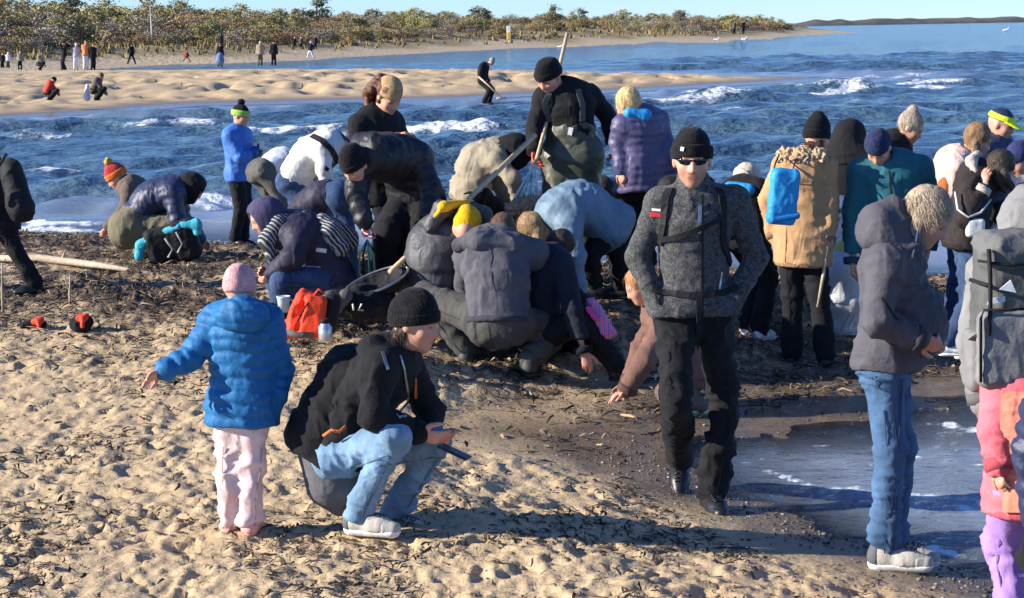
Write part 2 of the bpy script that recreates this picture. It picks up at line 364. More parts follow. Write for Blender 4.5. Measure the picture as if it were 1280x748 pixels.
# rows of shrubs following the skyline of the photograph: (photo x, depth, kind, size)
for row, (d0, n) in enumerate(((.97, 95), (1.06, 100), (1.17, 95), (1.32, 85), (1.52, 70))):
    for k in range(n):
        px = -60+1120*(k+rng.uniform(-.4, .4))/n
        D = d0*np.interp(px, [0, 130, 300, 420, 640, 800, 900, 980, 1060], [160, 168, 186, 208, 258, 298, 312, 342, 430])*rng.uniform(.97, 1.05)
        x = (px-640)/2500*D
        if hmain(A(x), A(D))[1][0] < 9+4*rng.random() or px > 985+row*10: continue
        h = np.interp(px, [0, 200, 420, 640, 800, 930, 1000], [1.35, 1.2, .95, .85, .8, 1.15, .7])*(.62+.1*row)*rng.uniform(.75, 1.2)
        pr = [.24, .28, .2, .27, .015] if row > 0 else [.3, .36, .06, .3, .0]
        if row == 0: h *= .75
        i = int(rng.choice(5, p=np.array(pr)/sum(pr))); plant(i, x, D, h, rng.uniform(0, 6.28), rng.uniform(.8, 1.15))
for px, D, s in ((700, 330, 1.05), (602, 320, .95), (612, 320, .8), (405, 270, 1.3), (95, 230, 1.5), (730, 350, 1.0), (860, 380, 1.0)):
    plant(4, (px-640)/2500*D, D, s, rng.uniform(0, 6))
for k in range(34):
    px = 860+150*rng.random(); D = 318+1.0*(px-860)*rng.uniform(.7, 1.2)+40*rng.random(); x = (px-640)/2500*D
    if hmain(A(x), A(D))[1][0] > 3: plant(int(rng.choice(4, p=[.35, .25, .15, .25])), x, D, rng.uniform(.7, 1.25)*np.interp(px, [860, 930, 1010], [.9, 1.2, .6]), rng.uniform(0, 6.28), rng.uniform(.8, 1.1))
# birch with a white trunk
b = P(190, 56, 186); e = link('birch_tree', None, loc=(b[0], b[1], hmain(A(b[0]), A(b[1]))[0][0]))
tag(e, 'slim birch with a bright white trunk and thin yellow crown on the dunes', 'tree')
link('trunk', make_mesh('birch_trunk', *tube_data([(0, 0, -.4), (.03, 0, 1.6), (-.03, 0, 3.2), (.02, 0, 4.2)], [.09, .08, .05, .02], 8)), barkw, e)
cm, _ = crown_mesh(55, 1.1, 2.2, 14, 22, .12); o = link('crown', cm, KINDS[2][2], e); o.location = (0, 0, 2.4)
# far coast on the horizon with bright surf at its foot
cv, cf = [], []
n = 90
for i in range(n+1):
    px = 985+330*i/n; D = 1500; x = (px-640)/2500*D
    h = (3.0+.9*noise2(A(i*.25), A(3.))[0])*sst(0, 12, i); cv += [A(x, D, -1), A(x, D, .6+h*.35), A(x, D+25, 1.0+h), A(x, D+60, -1)]
for i in range(n):
    for k in range(3): a = i*4+k; cf.append([a, a+4, a+5, a+1])
t = NT('far_coast'); t.l(t.ramp(t.noise(.03, 4), [(.35, (.06, .06, .065)), (.65, (.13, .12, .11))]), t.b.inputs['Base Color']); t.set('Roughness', 1)
o = link('far_coast', make_mesh('far_coast', cv, cf), t.m); o['kind'] = 'structure'
# ---- the sea: one sheet, with real breakers
NR2, NC2 = 460, 280
Ys2 = np.concatenate([np.exp(np.linspace(math.log(7.2), math.log(150), NR2-60)), np.exp(np.linspace(math.log(152), math.log(15000), 60))])
WY, WU = np.meshgrid(Ys2, np.linspace(-1, 1, NC2), indexing='ij'); WX = WU*(WY*.29+1.5)
floor = np.where(WY < 33, hbase(WX, np.minimum(WY, 33)), -1.5)
floor = np.maximum(floor, np.where((WY > 50) & (WY < 145), hspit(WX, np.clip(WY, 50, 145)), -1.5))
dep = np.clip(-floor, 0, 2); amp = sst(.0, .22, dep)*sst(900, 60, WY)
lag = np.clip(sst(100, 118, WY)*sst(12, 2, WX), 0, 1); amp = amp*(1-.75*lag)
WZ = np.zeros_like(WX)
r2 = np.random.default_rng(3)
for k in range(26):
    lam = .7*math.exp(r2.random()*2.2); th = r2.normal()*.55; kx, ky = math.sin(th)*6.283/lam, math.cos(th)*6.283/lam
    ph = kx*WX+ky*WY+r2.uniform(0, 6.28)+.8*noise2(WX*.2, WY*.15, k)
    WZ += .0145*lam**.9*(2*((np.sin(ph)*.5+.5)**1.6)-.85)
WZ *= amp*(.7+.4*noise2(WX*.12, WY*.07, 71))
foam = np.zeros_like(WX)
# breakers: photo x, y of the crest, half length px, height m, slant
BRK = [(95, 280, 85, .34, 0, .95), (205, 284, 40, .2, 0, .8), (30, 290, 50, .2, 0, .7), (300, 252, 50, .42, 0, 1.1), (212, 160, 46, .34, .0, 1.1), (55, 172, 50, .30, 0, .9), (385, 165, 60, .36, .1, 1.1), (560, 166, 60, .5, .1, 1.2), (500, 172, 40, .3, 0, .8), (180, 164, 30, .2, 0, .6), (330, 158, 40, .25, 0, .7), (60, 218, 60, .38, 0, .9), (190, 205, 60, .25, 0, .0), (180, 258, 60, .3, 0, .25), (150, 232, 50, .2, 0, .1), (25, 246, 40, .25, 0, .1), (275, 224, 40, .25, 0, .2), (250, 262, 40, .3, 0, .85), (340, 240, 40, .3, 0, .5), (20, 190, 30, .25, 0, .2), (120, 182, 40, .2, 0, .15), (300, 180, 40, .25, 0, .1), (440, 150, 40, .2, 0, .2), (520, 148, 40, .2, 0, .1), (640, 168, 40, .3, 0, .3), (640, 195, 50, .25, 0, .1), (760, 150, 60, .25, 0, .15), (950, 155, 60, .25, 0, .1), (1100, 175, 50, .25, 0, .1), (1180, 130, 50, .3, 0, .15), (900, 170, 40, .2, 0, .1), (1050, 130, 60, .25, 0, .3),
       (372, 135, 26, .2, 0, .7), (225, 190, 40, .2, 0, .1), (350, 205, 60, .3, 0, .1), (600, 205, 80, .35, 0, .05), (650, 130, 50, .2, 0, .3), (930, 124, 60, .4, -.05, 1.1), (1010, 120, 80, .5, -.08, 1.25), (1110, 115, 90, .55, -.06, 1.3), (1185, 108, 50, .45, -.06, 1.25), (970, 140, 70, .3, 0, .6), (1130, 96, 60, .3, 0, .8), (850, 128, 50, .3, 0, 1.0), (1240, 104, 40, .3, 0, .6), (830, 122, 36, .3, 0, .8),
       (1000, 165, 90, .3, 0, .05), (1210, 150, 90, .3, 0, .05), (860, 140, 60, .22, 0, .2), (1110, 93, 70, .3, 0, .25), (1250, 100, 50, .4, 0, .1), (910, 190, 60, .3, 0, .0), (1000, 85, 120, .3, 0, .12), (1200, 75, 90, .3, 0, .1), (640, 260, 120, .3, 0, .1), (1080, 145, 60, .28, 0, .05)]
def sea_at(px, py):
    d = F3*FPX + IR*(px-CX) + IU*(CY-py); s = -CAMZ/d[2]; return CAM+d*s
for (px, py, hl, hgt, sl, fo) in BRK:
    c = sea_at(px, py); D = c[1]; L = 1.7*hl/FPX*D; wv = .028*D*(.6+.5*hgt)+.15
    dx = (WX-c[0])/L; yc = c[1]+.5*wv*noise2(WX*1.1/(.3+.02*D), WX*0+px, 5)-sl*(WX-c[0])*D/20+.5*dx*dx*wv
    dy = (WY-yc)/wv; e = np.exp(-np.abs(dx)**3)
    prof = np.where(dy < 0, np.exp(-(dy/.42)**2), np.exp(-(dy/1.1)**2))
    WZ += hgt*.42*e*prof*sst(.02, .25, dep)*(.85+.25*noise2(WX*2, WY*2, 81))
    if fo > .02:
        ragged = .5+.6*fbm2(WX*28/D**.9, WY*14/D**.9, 2, 83)
        lf = np.where(dx > .35, np.clip(1-(dx-.35)*1.2, 0, 1), 1)
        lace = 1-np.abs(noise2(WX*40/D, WY*18/D, 84)); lace2 = 1-np.abs(noise2(WX*95/D, WY*40/D, 85))
        bd = np.where(dy < .1, np.exp(-(np.maximum(-dy-.05, 0)/.85)**2), np.exp(-((dy-.1)/.2)**2)); front = np.exp(-((dy+.08)/.2)**2)
        foam = np.maximum(foam, fo*np.exp(-np.abs(dx)**4)*lf*np.clip(bd*(.1+.4*lace**2+.42*lace2**2)*(.75+.5*ragged)+.55*front*(.6+.4*ragged)-.1, 0, 1))
# swash along the beach, lacy foam lines in the pool
sw = shore(WX)+.35*noise2(WX*.5, WX*0+3.1)-WY
foam = np.maximum(foam, np.where(WY > 18, .9*sst(-1.3, -.5, sw+.5*noise2(WX*1.3, WY, 87))*sst(-3.2, -6.0, WX)*sst(-.6, 0.2, noise2(WX*1.5, WY*1.2, 88)+.5), 0))
def fline(pts, wpx, val):
    global foam
    q = [sea_at(*p) for p in pts]
    for a, b in zip(q[:-1], q[1:]):
        ex, ey = b[0]-a[0], b[1]-a[1]; t_ = np.clip(((WX-a[0])*ex+(WY-a[1])*ey)/(ex*ex+ey*ey), 0, 1)
        dd = np.hypot(WX-a[0]-t_*ex+.05*noise2(WX*5, WY*5, 91), (WY-a[1]-t_*ey)*.6+.05*noise2(WX*6, WY*6, 93))
        foam = np.maximum(foam, val*np.exp(-(dd/wpx)**2)*(.7+.5*noise2(WX*14, WY*9, 95)))
fline([(970, 592), (1020, 606), (1080, 612), (1150, 618), (1235, 628)], .05, 1.25)
fline([(1140, 622), (1240, 640), (1300, 645)], .06, 1.15)
fline([(1090, 580), (1160, 572), (1230, 583)], .06, .9); fline([(1170, 530), (1240, 540), (1300, 535)], .07, 1.0); fline([(940, 560), (1040, 552), (1075, 548)], .035, .8)
fline([(1170, 690), (1240, 700), (1300, 712)], .06, .9); fline([(900, 580), (980, 572)], .035, .8)
WZ = np.where(WY < 16, .006*noise2(WX*3, WY*3.2, 97)+.007*noise2(WX*6, WY*7, 98)+.004*noise2(WX*13, WY*15, 99), WZ)
WZ += .025*foam*noise2(WX*7, WY*5, 99)*sst(14, 18, WY)
me = make_mesh('sea', np.stack([WX, WY, WZ], -1).reshape(-1, 3), grid_faces(NR2, NC2)); attr(me, 'foam', np.clip(foam, 0, 1)); attr(me, 'depth', dep)
t = NT('sea_water'); v = t.obj()
mp = t.n('Mapping'); mp.inputs['Scale'].default_value = (1, 1.6, 1); t.l(v, mp.inputs[0]); mv = mp.outputs[0]
h0 = t.noise(.45, 4, mv, .6); h1 = t.noise(1.6, 5, mv, .6); h2 = t.noise(6, 4, mv, .6)
fmp = t.n('Mapping'); fmp.inputs['Scale'].default_value = (.8, .5, 1); t.l(v, fmp.inputs[0]); fn = t.noise(5, 8, fmp.outputs[0], .75)
ff = t.ramp(t.math('ADD', t.at('foam'), t.math('MULTIPLY', t.math('SUBTRACT', fn, .5), 1.5)), [(.36, 0), (.7, 1)])
deep = t.ramp(t.noise(.35, 4, v), [(.35, (.045, .09, .135)), (.65, (.085, .15, .195))])
t.l(t.mix(ff, deep, (.72, .75, .77)), t.b.inputs['Base Color'])
t.l(t.math('ADD', t.math('MULTIPLY', ff, .75), .12), t.b.inputs['Roughness']); t.set('IOR', 1.33)
b1 = t.n('Bump'); b1.inputs['Strength'].default_value = .9; b1.inputs['Distance'].default_value = .3; t.l(h1, b1.inputs['Height']); bz = t.n('Bump'); bz.inputs['Strength'].default_value = .8; bz.inputs['Distance'].default_value = .9; t.l(h0, bz.inputs['Height']); t.l(bz.outputs[0], b1.inputs['Normal'])
b2 = t.n('Bump'); b2.inputs['Strength'].default_value = .6; b2.inputs['Distance'].default_value = .05; t.l(h2, b2.inputs['Height']); t.l(b1.outputs[0], b2.inputs['Normal'])
deepn = t.ramp(t.at('depth'), [(.05, 0), (.4, 1)])
nm = t.n('Mix', data_type='VECTOR'); t.l(deepn, nm.inputs[0]); geo = t.n('NewGeometry'); 
b3 = t.n('Bump'); b3.inputs['Strength'].default_value = .9; b3.inputs['Distance'].default_value = .05; t.l(h2, b3.inputs['Height'])
t.l(b3.outputs[0], nm.inputs[4]); t.l(b2.outputs[0], nm.inputs[5]); t.l(nm.outputs[1], t.b.inputs['Normal'])
# shallow water lets the bottom through
tr = t.n('BsdfTransparent'); tr.inputs[0].default_value = (.8, .82, .8, 1)
al = t.math('MAXIMUM', t.ramp(t.at('depth'), [(0, 0), (.12, .12), (.4, 1)]), ff)
sky_dif = t.n('BsdfDiffuse'); sky_dif.inputs[0].default_value = (.36, .43, .54, 1); mt = t.n('MixShader'); t.l(t.ramp(t.at('depth'), [(0, 0), (.09, .72)]), mt.inputs[0]); t.l(tr.outputs[0], mt.inputs[1]); t.l(sky_dif.outputs[0], mt.inputs[2])  # diffuse blue-grey puts the sky's reflection into the shallow water's colour
gl = t.n('BsdfGlossy'); gl.inputs['Roughness'].default_value = .06; t.l(b3.outputs[0], gl.inputs['Normal'])
fr = t.n('Fresnel'); fr.inputs[0].default_value = 1.33; t.l(b3.outputs[0], fr.inputs['Normal'])
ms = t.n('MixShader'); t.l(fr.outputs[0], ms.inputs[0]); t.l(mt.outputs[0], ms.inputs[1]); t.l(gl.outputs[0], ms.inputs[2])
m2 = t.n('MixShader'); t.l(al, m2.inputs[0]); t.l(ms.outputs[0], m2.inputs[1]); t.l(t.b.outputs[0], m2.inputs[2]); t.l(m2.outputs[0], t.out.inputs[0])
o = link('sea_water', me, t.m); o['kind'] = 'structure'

# ---- wrack, flecks and pebbles on the beach (uncountable)
def surf_z(x, y):
    i = np.clip(np.searchsorted(Ys, y), 1, NR-1); j = np.clip((np.asarray(x)/(np.asarray(y)*.275+.9)+1)/2*(NC-1), 0, NC-1).astype(int); return GZ2[i, j]
def strips(x, y, lr, wr, seed, lift=.012):
    r = np.random.default_rng(seed); n = len(x); L = r.uniform(*lr, n)*r.uniform(.4, 1, n); wd = r.uniform(*wr, n)*r.uniform(.5, 1, n); a = r.uniform(0, 6.28, n); cv_ = r.normal(size=n)*1.5; tw = r.uniform(-.8, .8, n); pk = r.uniform(0, lift*2, n)*r.random(n)
    V = np.zeros((n, 8, 3)); qx, qy = x.copy(), y.copy()
    for s in range(4):
        dz = pk*math.sin(s/3*math.pi)+r.uniform(.002, lift*.6, n); ww = wd*(1 if 0 < s < 3 else .45); zz = surf_z(qx, qy)+dz
        V[:, 2*s] = np.stack([qx-np.sin(a)*ww, qy+np.cos(a)*ww, zz+tw*ww], 1); V[:, 2*s+1] = np.stack([qx+np.sin(a)*ww, qy-np.cos(a)*ww, zz-tw*ww], 1)
        qx, qy = qx+np.cos(a)*L/3, qy+np.sin(a)*L/3; a = a+cv_/3
    b = np.arange(n)*8; Fc = np.concatenate([np.stack([b+2*s, b+2*s+1, b+2*s+3, b+2*s+2], 1) for s in range(3)])
    return V.reshape(-1, 3), Fc
def sm_wrack(n, seed):
    r = np.random.default_rng(seed); y = r.uniform(11.3, 25.5, n); x = r.uniform(-1, 1, n)*(y*.265+.6)
    k = (r.random(n) < wrackmask(x, y)**1.3) & (hbase(x, y) > .02); return x[k], y[k]
def sm_sand(n, seed):
    r = np.random.default_rng(seed); y = 7.2+9*r.random(n)**1.2; x = r.uniform(-1, 1, n)*(y*.265+.6)
    k = (hbase(x, y) > .08) & (r.random(n) < .1+.9*sst(.0, .55, noise2(x*1.3, y*1.1, 111)+.45*noise2(x*4, y*3, 112))); return x[k], y[k]
def wrackmat(name, stops):
    t = NT(name); ri = t.n('NewGeometry').outputs['Random Per Island']; t.l(t.ramp(ri, stops), t.b.inputs['Base Color']); t.set('Roughness', .75); t.set('Specular IOR Level', .3); return t.m
o = link('seaweed_wrack', make_mesh('wrack', *strips(*sm_wrack(56000, 5), (.04, .26), (.002, .011), 5, .022)), wrackmat('wrack', [(0, (.018, .014, .012)), (.5, (.05, .036, .026)), (.72, (.11, .075, .05)), (.88, (.3, .21, .12)), (1, (.48, .36, .22))])); o['kind'] = 'stuff'
o = link('seaweed_flecks', make_mesh('flecks', *strips(*sm_sand(38000, 6), (.02, .12), (.002, .009), 6, .01)), wrackmat('fleck', [(0, (.03, .024, .02)), (.6, (.075, .052, .034)), (.85, (.17, .115, .07)), (1, (.3, .21, .13))])); o['kind'] = 'stuff'
pv, pf = [], []
ico = [(0, 0, 1), (.9, 0, .2), (.3, .85, .15), (-.75, .5, .2), (-.7, -.55, .15), (.3, -.85, .2), (0, 0, -.6)]
icf = [(0, 1, 2), (0, 2, 3), (0, 3, 4), (0, 4, 5), (0, 5, 1), (6, 2, 1), (6, 3, 2), (6, 4, 3), (6, 5, 4), (6, 1, 5)]
r = np.random.default_rng(9); n = 26000; y = r.uniform(7.2, 12.8, n); x = r.uniform(-1.2, 3.2, n); sd = poly_sd(x, y, POOL)
k = (sd > -.2) & (r.random(n) < (np.exp(-((sd-.12)/.26)**2)*.75*sst(-.5, .5, noise2(x*2, y*2, 77))+.04)); x, y = x[k], y[k]; n = len(x); s_ = r.uniform(.003, .010, n)*(1+r.random(n)**8); z = surf_z(x, y)
ia = np.array(ico); pv = np.stack([x, y, z+s_*.2], 1)[:, None]+ia[None]*s_[:, None, None]*A(1.2, 1, .7)*r.uniform(.8, 1.2, (n, 7, 3)); pv = pv.reshape(-1, 3); pf = (np.arange(n)[:, None, None]*7+np.array(icf)[None]).reshape(-1, 3)
o = link('shore_pebbles', make_mesh('pebbles', pv, pf), wrackmat('pebble', [(0, (.03, .027, .025)), (.5, (.1, .085, .07)), (.8, (.2, .17, .14)), (1, (.4, .37, .33))])); o['kind'] = 'stuff'
# ================================================================= BODIES AND CLOTH: blended volumes turned into one surface
def rc(p0, r0, p1, r1, n=None, q=1., k=.03, sub=False): return dict(t='rc', a=np.asarray(p0, float), b=np.asarray(p1, float), r0=r0, r1=r1, n=n, q=q, k=k, sub=sub)
def el(c, fr, rad, k=.02, sub=False): return dict(t='el', c=np.asarray(c, float), fr=fr, rad=np.asarray(rad, float), k=k, sub=sub)
def bxs(c, fr, half, r=.02, k=.02, sub=False): return dict(t='bx', c=np.asarray(c, float), fr=fr, half=np.asarray(half, float), r=r, k=k, sub=sub)
def cut(p, n, k=.004): return dict(t='cut', p=np.asarray(p, float), n=nrm(n), k=k)
def pbox(g):
    if g['t'] == 'rc':
        r = max(g['r0'], g['r1']); return np.minimum(g['a'], g['b'])-r, np.maximum(g['a'], g['b'])+r
    if g['t'] == 'el': r = max(g['rad']); return g['c']-r, g['c']+r
    r = np.linalg.norm(g['half'])+g['r']; return g['c']-r, g['c']+r
def pdist(g, X, Y, Z):
    if g['t'] == 'rc':
        a, b = g['a'], g['b']; x, y, z = X-a[0], Y-a[1], Z-a[2]; e = b-a; qs = 1
        if g['n'] is not None and g['q'] != 1:
            n = g['n']; m = (1/g['q']-1); dn = (x*n[0]+y*n[1]+z*n[2])*m
            x, y, z = x+dn*n[0], y+dn*n[1], z+dn*n[2]; e = e+n*(e@n)*m; qs = (g['q']+1)/2
        L = e@e
        t = np.clip((x*e[0]+y*e[1]+z*e[2])/max(L, 1e-9), 0, 1)
        return (np.sqrt((x-t*e[0])**2+(y-t*e[1])**2+(z-t*e[2])**2)-(g['r0']+(g['r1']-g['r0'])*t))*qs
    if g['t'] == 'cut': return (X-g['p'][0])*g['n'][0]+(Y-g['p'][1])*g['n'][1]+(Z-g['p'][2])*g['n'][2]
    x, y, z = X-g['c'][0], Y-g['c'][1], Z-g['c'][2]; fr = g['fr']
    u, v, w_ = [x*f[0]+y*f[1]+z*f[2] for f in fr]
    if g['t'] == 'el':
        r = g['rad']; return (np.sqrt((u/r[0])**2+(v/r[1])**2+(w_/r[2])**2)-1)*min(r)
    h, r = g['half'], g['r']; u, v, w_ = np.abs(u)-h[0]+r, np.abs(v)-h[1]+r, np.abs(w_)-h[2]+r
    return np.sqrt(np.maximum(u, 0)**2+np.maximum(v, 0)**2+np.maximum(w_, 0)**2)+np.minimum(np.maximum(u, np.maximum(v, w_)), 0)-r
def comb(d, e, g):
    k = g['k']
    if g['t'] == 'cut': return np.maximum(d, e)
    if g['sub']:
        h = np.clip(.5-.5*(d+e)/k, 0, 1); return d+(-e-d)*h+k*h*(1-h)
    h = np.clip(.5+.5*(d-e)/k, 0, 1); return d+(e-d)*h-k*h*(1-h)
def ev(prims, pts):
    pts = np.atleast_2d(pts); d = np.full(len(pts), 1.)
    for g in prims: d = comb(d, pdist(g, pts[:, 0], pts[:, 1], pts[:, 2]), g)
    return d
def grad(prims, pts, h=.004):
    pts = np.atleast_2d(pts); o = np.zeros_like(pts)
    for i in range(3):
        e = np.zeros(3); e[i] = h; o[:, i] = ev(prims, pts+e)-ev(prims, pts-e)
    return o/np.maximum(np.linalg.norm(o, axis=1, keepdims=True), 1e-9)
def onto(prims, pts, off=0., it=8):       # slide points onto the surface
    p = np.array(np.atleast_2d(pts), float)
    for _ in range(it): p = p-.8*(ev(prims, p)-off)[:, None]*grad(prims, p)
    return p, grad(prims, p)
def cast(prims, pts, off=0.):              # carry points forward, away from the viewer's side, until they touch the surface
    p = np.array(np.atleast_2d(pts), float); dr = p-CAM; dr /= np.linalg.norm(dr, axis=1, keepdims=True); p0 = p.copy()
    for _ in range(60): p = p+dr*np.clip(ev(prims, p)-off, -.05, .12)[:, None]*.7
    bad = np.abs(ev(prims, p)-off) > .03
    if bad.any(): p[bad] = onto(prims, p0[bad], off)[0]
    return p, grad(prims, p)
def surf(prims, vox):                     # surface nets
    bs = [pbox(g) for g in prims if g['t'] != 'cut' and not g.get('sub')]
    lo = np.min([b[0] for b in bs], 0)-3*vox; hi = np.max([b[1] for b in bs], 0)+3*vox
    n = np.ceil((hi-lo)/vox).astype(int)+1
    ax = [(lo[i]+np.arange(n[i])*vox).astype(np.float32) for i in range(3)]
    d = np.full(n, 1., np.float32)
    for g in prims:
        if g['t'] == 'cut': s = [slice(0, n[i]) for i in range(3)]
        else:
            b = pbox(g); m = g['k']+2*vox
            s = []
            for i in range(3):
                a0, a1 = int((b[0][i]-m-lo[i])/vox), int((b[1][i]+m-lo[i])/vox)+2; s.append(slice(max(a0, 0), max(min(a1, n[i]), 0)))
            if any(q.stop <= q.start for q in s): continue
        X, Y, Z = ax[0][s[0]][:, None, None], ax[1][s[1]][None, :, None], ax[2][s[2]][None, None, :]
        sl = tuple(s); d[sl] = comb(d[sl], pdist(g, X, Y, Z), g)
    ins = d < 0
    c = [ins[i:n[0]-1+i, j:n[1]-1+j, k:n[2]-1+k] for i in (0, 1) for j in (0, 1) for k in (0, 1)]
    sm = sum(q.astype(np.int8) for q in c); act = (sm > 0) & (sm < 8)
    I = np.argwhere(act)
    if len(I) == 0: return np.zeros((0, 3)), np.zeros((0, 4), int)
    vid = np.full(act.shape, -1, np.int64); vid[act] = np.arange(len(I))
    cr = np.array([(i, j, k) for i in (0, 1) for j in (0, 1) for k in (0, 1)])
    val = np.stack([d[I[:, 0]+q[0], I[:, 1]+q[1], I[:, 2]+q[2]] for q in cr], 1)
    acc = np.zeros((len(I), 3)); cnt = np.zeros(len(I))
    for a in range(8):
        for b in range(a+1, 8):
            if np.abs(cr[a]-cr[b]).sum() != 1: continue
            va, vb = val[:, a], val[:, b]; m = (va < 0) != (vb < 0)
            t = np.where(m, va/np.where(m, va-vb, 1), 0)
            acc += np.where(m[:, None], cr[a]+(cr[b]-cr[a])*t[:, None], 0); cnt += m
    V = lo+(I+acc/cnt[:, None])*vox
    Fs = []
    for axn in range(3):
        o1, o2 = (axn+1) % 3, (axn+2) % 3
        sh0 = [slice(1, n[i]-1) for i in range(3)]; sh1 = list(sh0); sh0[axn] = slice(0, n[axn]-1); sh1[axn] = slice(1, n[axn])
        a, b = ins[tuple(sh0)], ins[tuple(sh1)]; E = np.argwhere(a != b)
        if len(E) == 0: continue
        off = np.ones(3, int); off[axn] = 0; E = E+off; flip = ins[E[:, 0], E[:, 1], E[:, 2]]
        def cell(p, q):
            e = E.copy(); e[:, o1] -= p; e[:, o2] -= q; return vid[e[:, 0], e[:, 1], e[:, 2]]
        Q = np.stack([cell(1, 1), cell(0, 1), cell(0, 0), cell(1, 0)], 1)
        Q[~flip] = Q[~flip][:, ::-1]; Fs.append(Q)
    Fc = np.concatenate(Fs); Fc = Fc[(Fc >= 0).all(1)]
    # one relaxing pass evens the facets out
    for _ in range(1):
        s = np.zeros_like(V); c2 = np.zeros(len(V))
        for i in range(4):
            np.add.at(s, Fc[:, i], V[Fc[:, (i+1) % 4]]); np.add.at(c2, Fc[:, i], 1)
        V = V*.55+.45*s/np.maximum(c2, 1)[:, None]
    return V, Fc
def vnormals(V, Fc):
    fn = np.cross(V[Fc[:, 2]]-V[Fc[:, 0]], V[Fc[:, 3]]-V[Fc[:, 1]]); N = np.zeros_like(V)
    for i in range(4): np.add.at(N, Fc[:, i], fn)
    return N/np.maximum(np.linalg.norm(N, axis=1, keepdims=True), 1e-12)
def seglen(V, segs):
    """nearest limb segment of every vertex: running length along the chain, limb axis"""
    best = np.full(len(V), 1e9); S = np.zeros(len(V)); AX = np.zeros_like(V)
    for a, b, r, s0 in segs:
        e = b-a; L = np.linalg.norm(e); e = e/max(L, 1e-9); tt = np.clip((V-a)@e, -.1*L, 1.1*L); d = np.linalg.norm(V-a-tt[:, None]*e, axis=1)-r
        m = d < best; best[m] = d[m]; S[m] = s0+tt[m]; AX[m] = e
    return S, AX
def cloth(V, Fc, segs, style, seed=0):
    N = vnormals(V, Fc); S, AX = seglen(V, segs); o = seed*3.7; disp = np.zeros(len(V))
    q = style.get('quilt')
    if q:
        wob = .012*noise3(V[:, 0]*9+o, V[:, 1]*9, V[:, 2]*9)
        ph = np.abs(np.sin(math.pi*(S+wob)/q)); disp += style.get('qamp', .014)*(ph**.55-.7)
        disp += .004*noise3(V[:, 0]*34+o, V[:, 1]*34, V[:, 2]*34)*(ph)
    f = style.get('fold', .012)
    fr = style.get('ffreq', 9.)
    if f:
        W = V*fr*.8+AX*(S*fr*.5)[:, None]
        wx = noise3(V[:, 0]*4+o, V[:, 1]*4, V[:, 2]*4)*1.3; wy = noise3(V[:, 0]*4-o, V[:, 1]*4+9, V[:, 2]*4)*1.3
        n1 = noise3(W[:, 0]+o+wy, W[:, 1]+wx, W[:, 2]-wx); n2 = noise3(W[:, 0]*2.1-o-wx, W[:, 1]*2.1+wy, W[:, 2]*2.1)
        mk = .55+.45*noise3(V[:, 0]*3+o, V[:, 1]*3, V[:, 2]*3+7)
        disp += f*mk*(((1-np.abs(n1))**3-.35)*1.5+((1-np.abs(n2))**3-.35)*.7)
    st = style.get('stack')
    if st:
        mk = np.zeros(len(V))
        for s_, w_ in style['joints']: mk = np.maximum(mk, np.exp(-((S-s_)/w_)**2))
        rg = noise3(S*style.get('sfreq', 26.)+1.6*noise3(V[:, 0]*7+o, V[:, 1]*7, V[:, 2]*7), V[:, 0]*5+o, V[:, 1]*5)
        disp += st*mk*((1-np.abs(rg))**2-.4)
    rb = style.get('rib')
    if rb: disp += style.get('ramp', .003)*np.sin(rb*style['ang'](V))
    return V+N*disp[:, None]
def add_part(name, V, Fc, mat, root, base, col=None):
    me = make_mesh(name, V-base, Fc)
    if col is not None: cattr(me, 'tone', col)
    return link(name, me, mat, root)
def tube_part(name, pts, rad, mat, root, base, seg=8):
    v, f = tube_data(pts, rad, seg); return link(name, make_mesh(name, np.array(v)-base, f), mat, root)
def ribbon(name, prims, pts, width, mat, root, base, thick=.006, n=14, off=.004):
    """a strap that follows the surface below it"""
    pts = np.array(pts, float); L = np.r_[0, np.cumsum(np.linalg.norm(np.diff(pts, axis=0), axis=1))]
    s = np.linspace(0, L[-1], n); c = np.stack([np.interp(s, L, pts[:, i]) for i in range(3)], 1)
    c, N = cast(prims, c, off); T = np.gradient(c, axis=0); T /= np.maximum(np.linalg.norm(T, axis=1, keepdims=True), 1e-9)
    B = np.cross(T, N); B /= np.maximum(np.linalg.norm(B, axis=1, keepdims=True), 1e-9)
    V = []
    for i in range(n): V += [c[i]-B[i]*width/2, c[i]-B[i]*width/2+N[i]*thick, c[i]+B[i]*width/2+N[i]*thick, c[i]+B[i]*width/2]
    Fc = []
    for i in range(n-1):
        for k in range(4): a, b = i*4+k, i*4+(k+1) % 4; Fc.append([a, b, b+4, a+4])
    Fc += [[3, 2, 1, 0], [n*4-4, n*4-3, n*4-2, n*4-1]]
    return link(name, make_mesh(name, np.array(V)-base, Fc, False), mat, root)
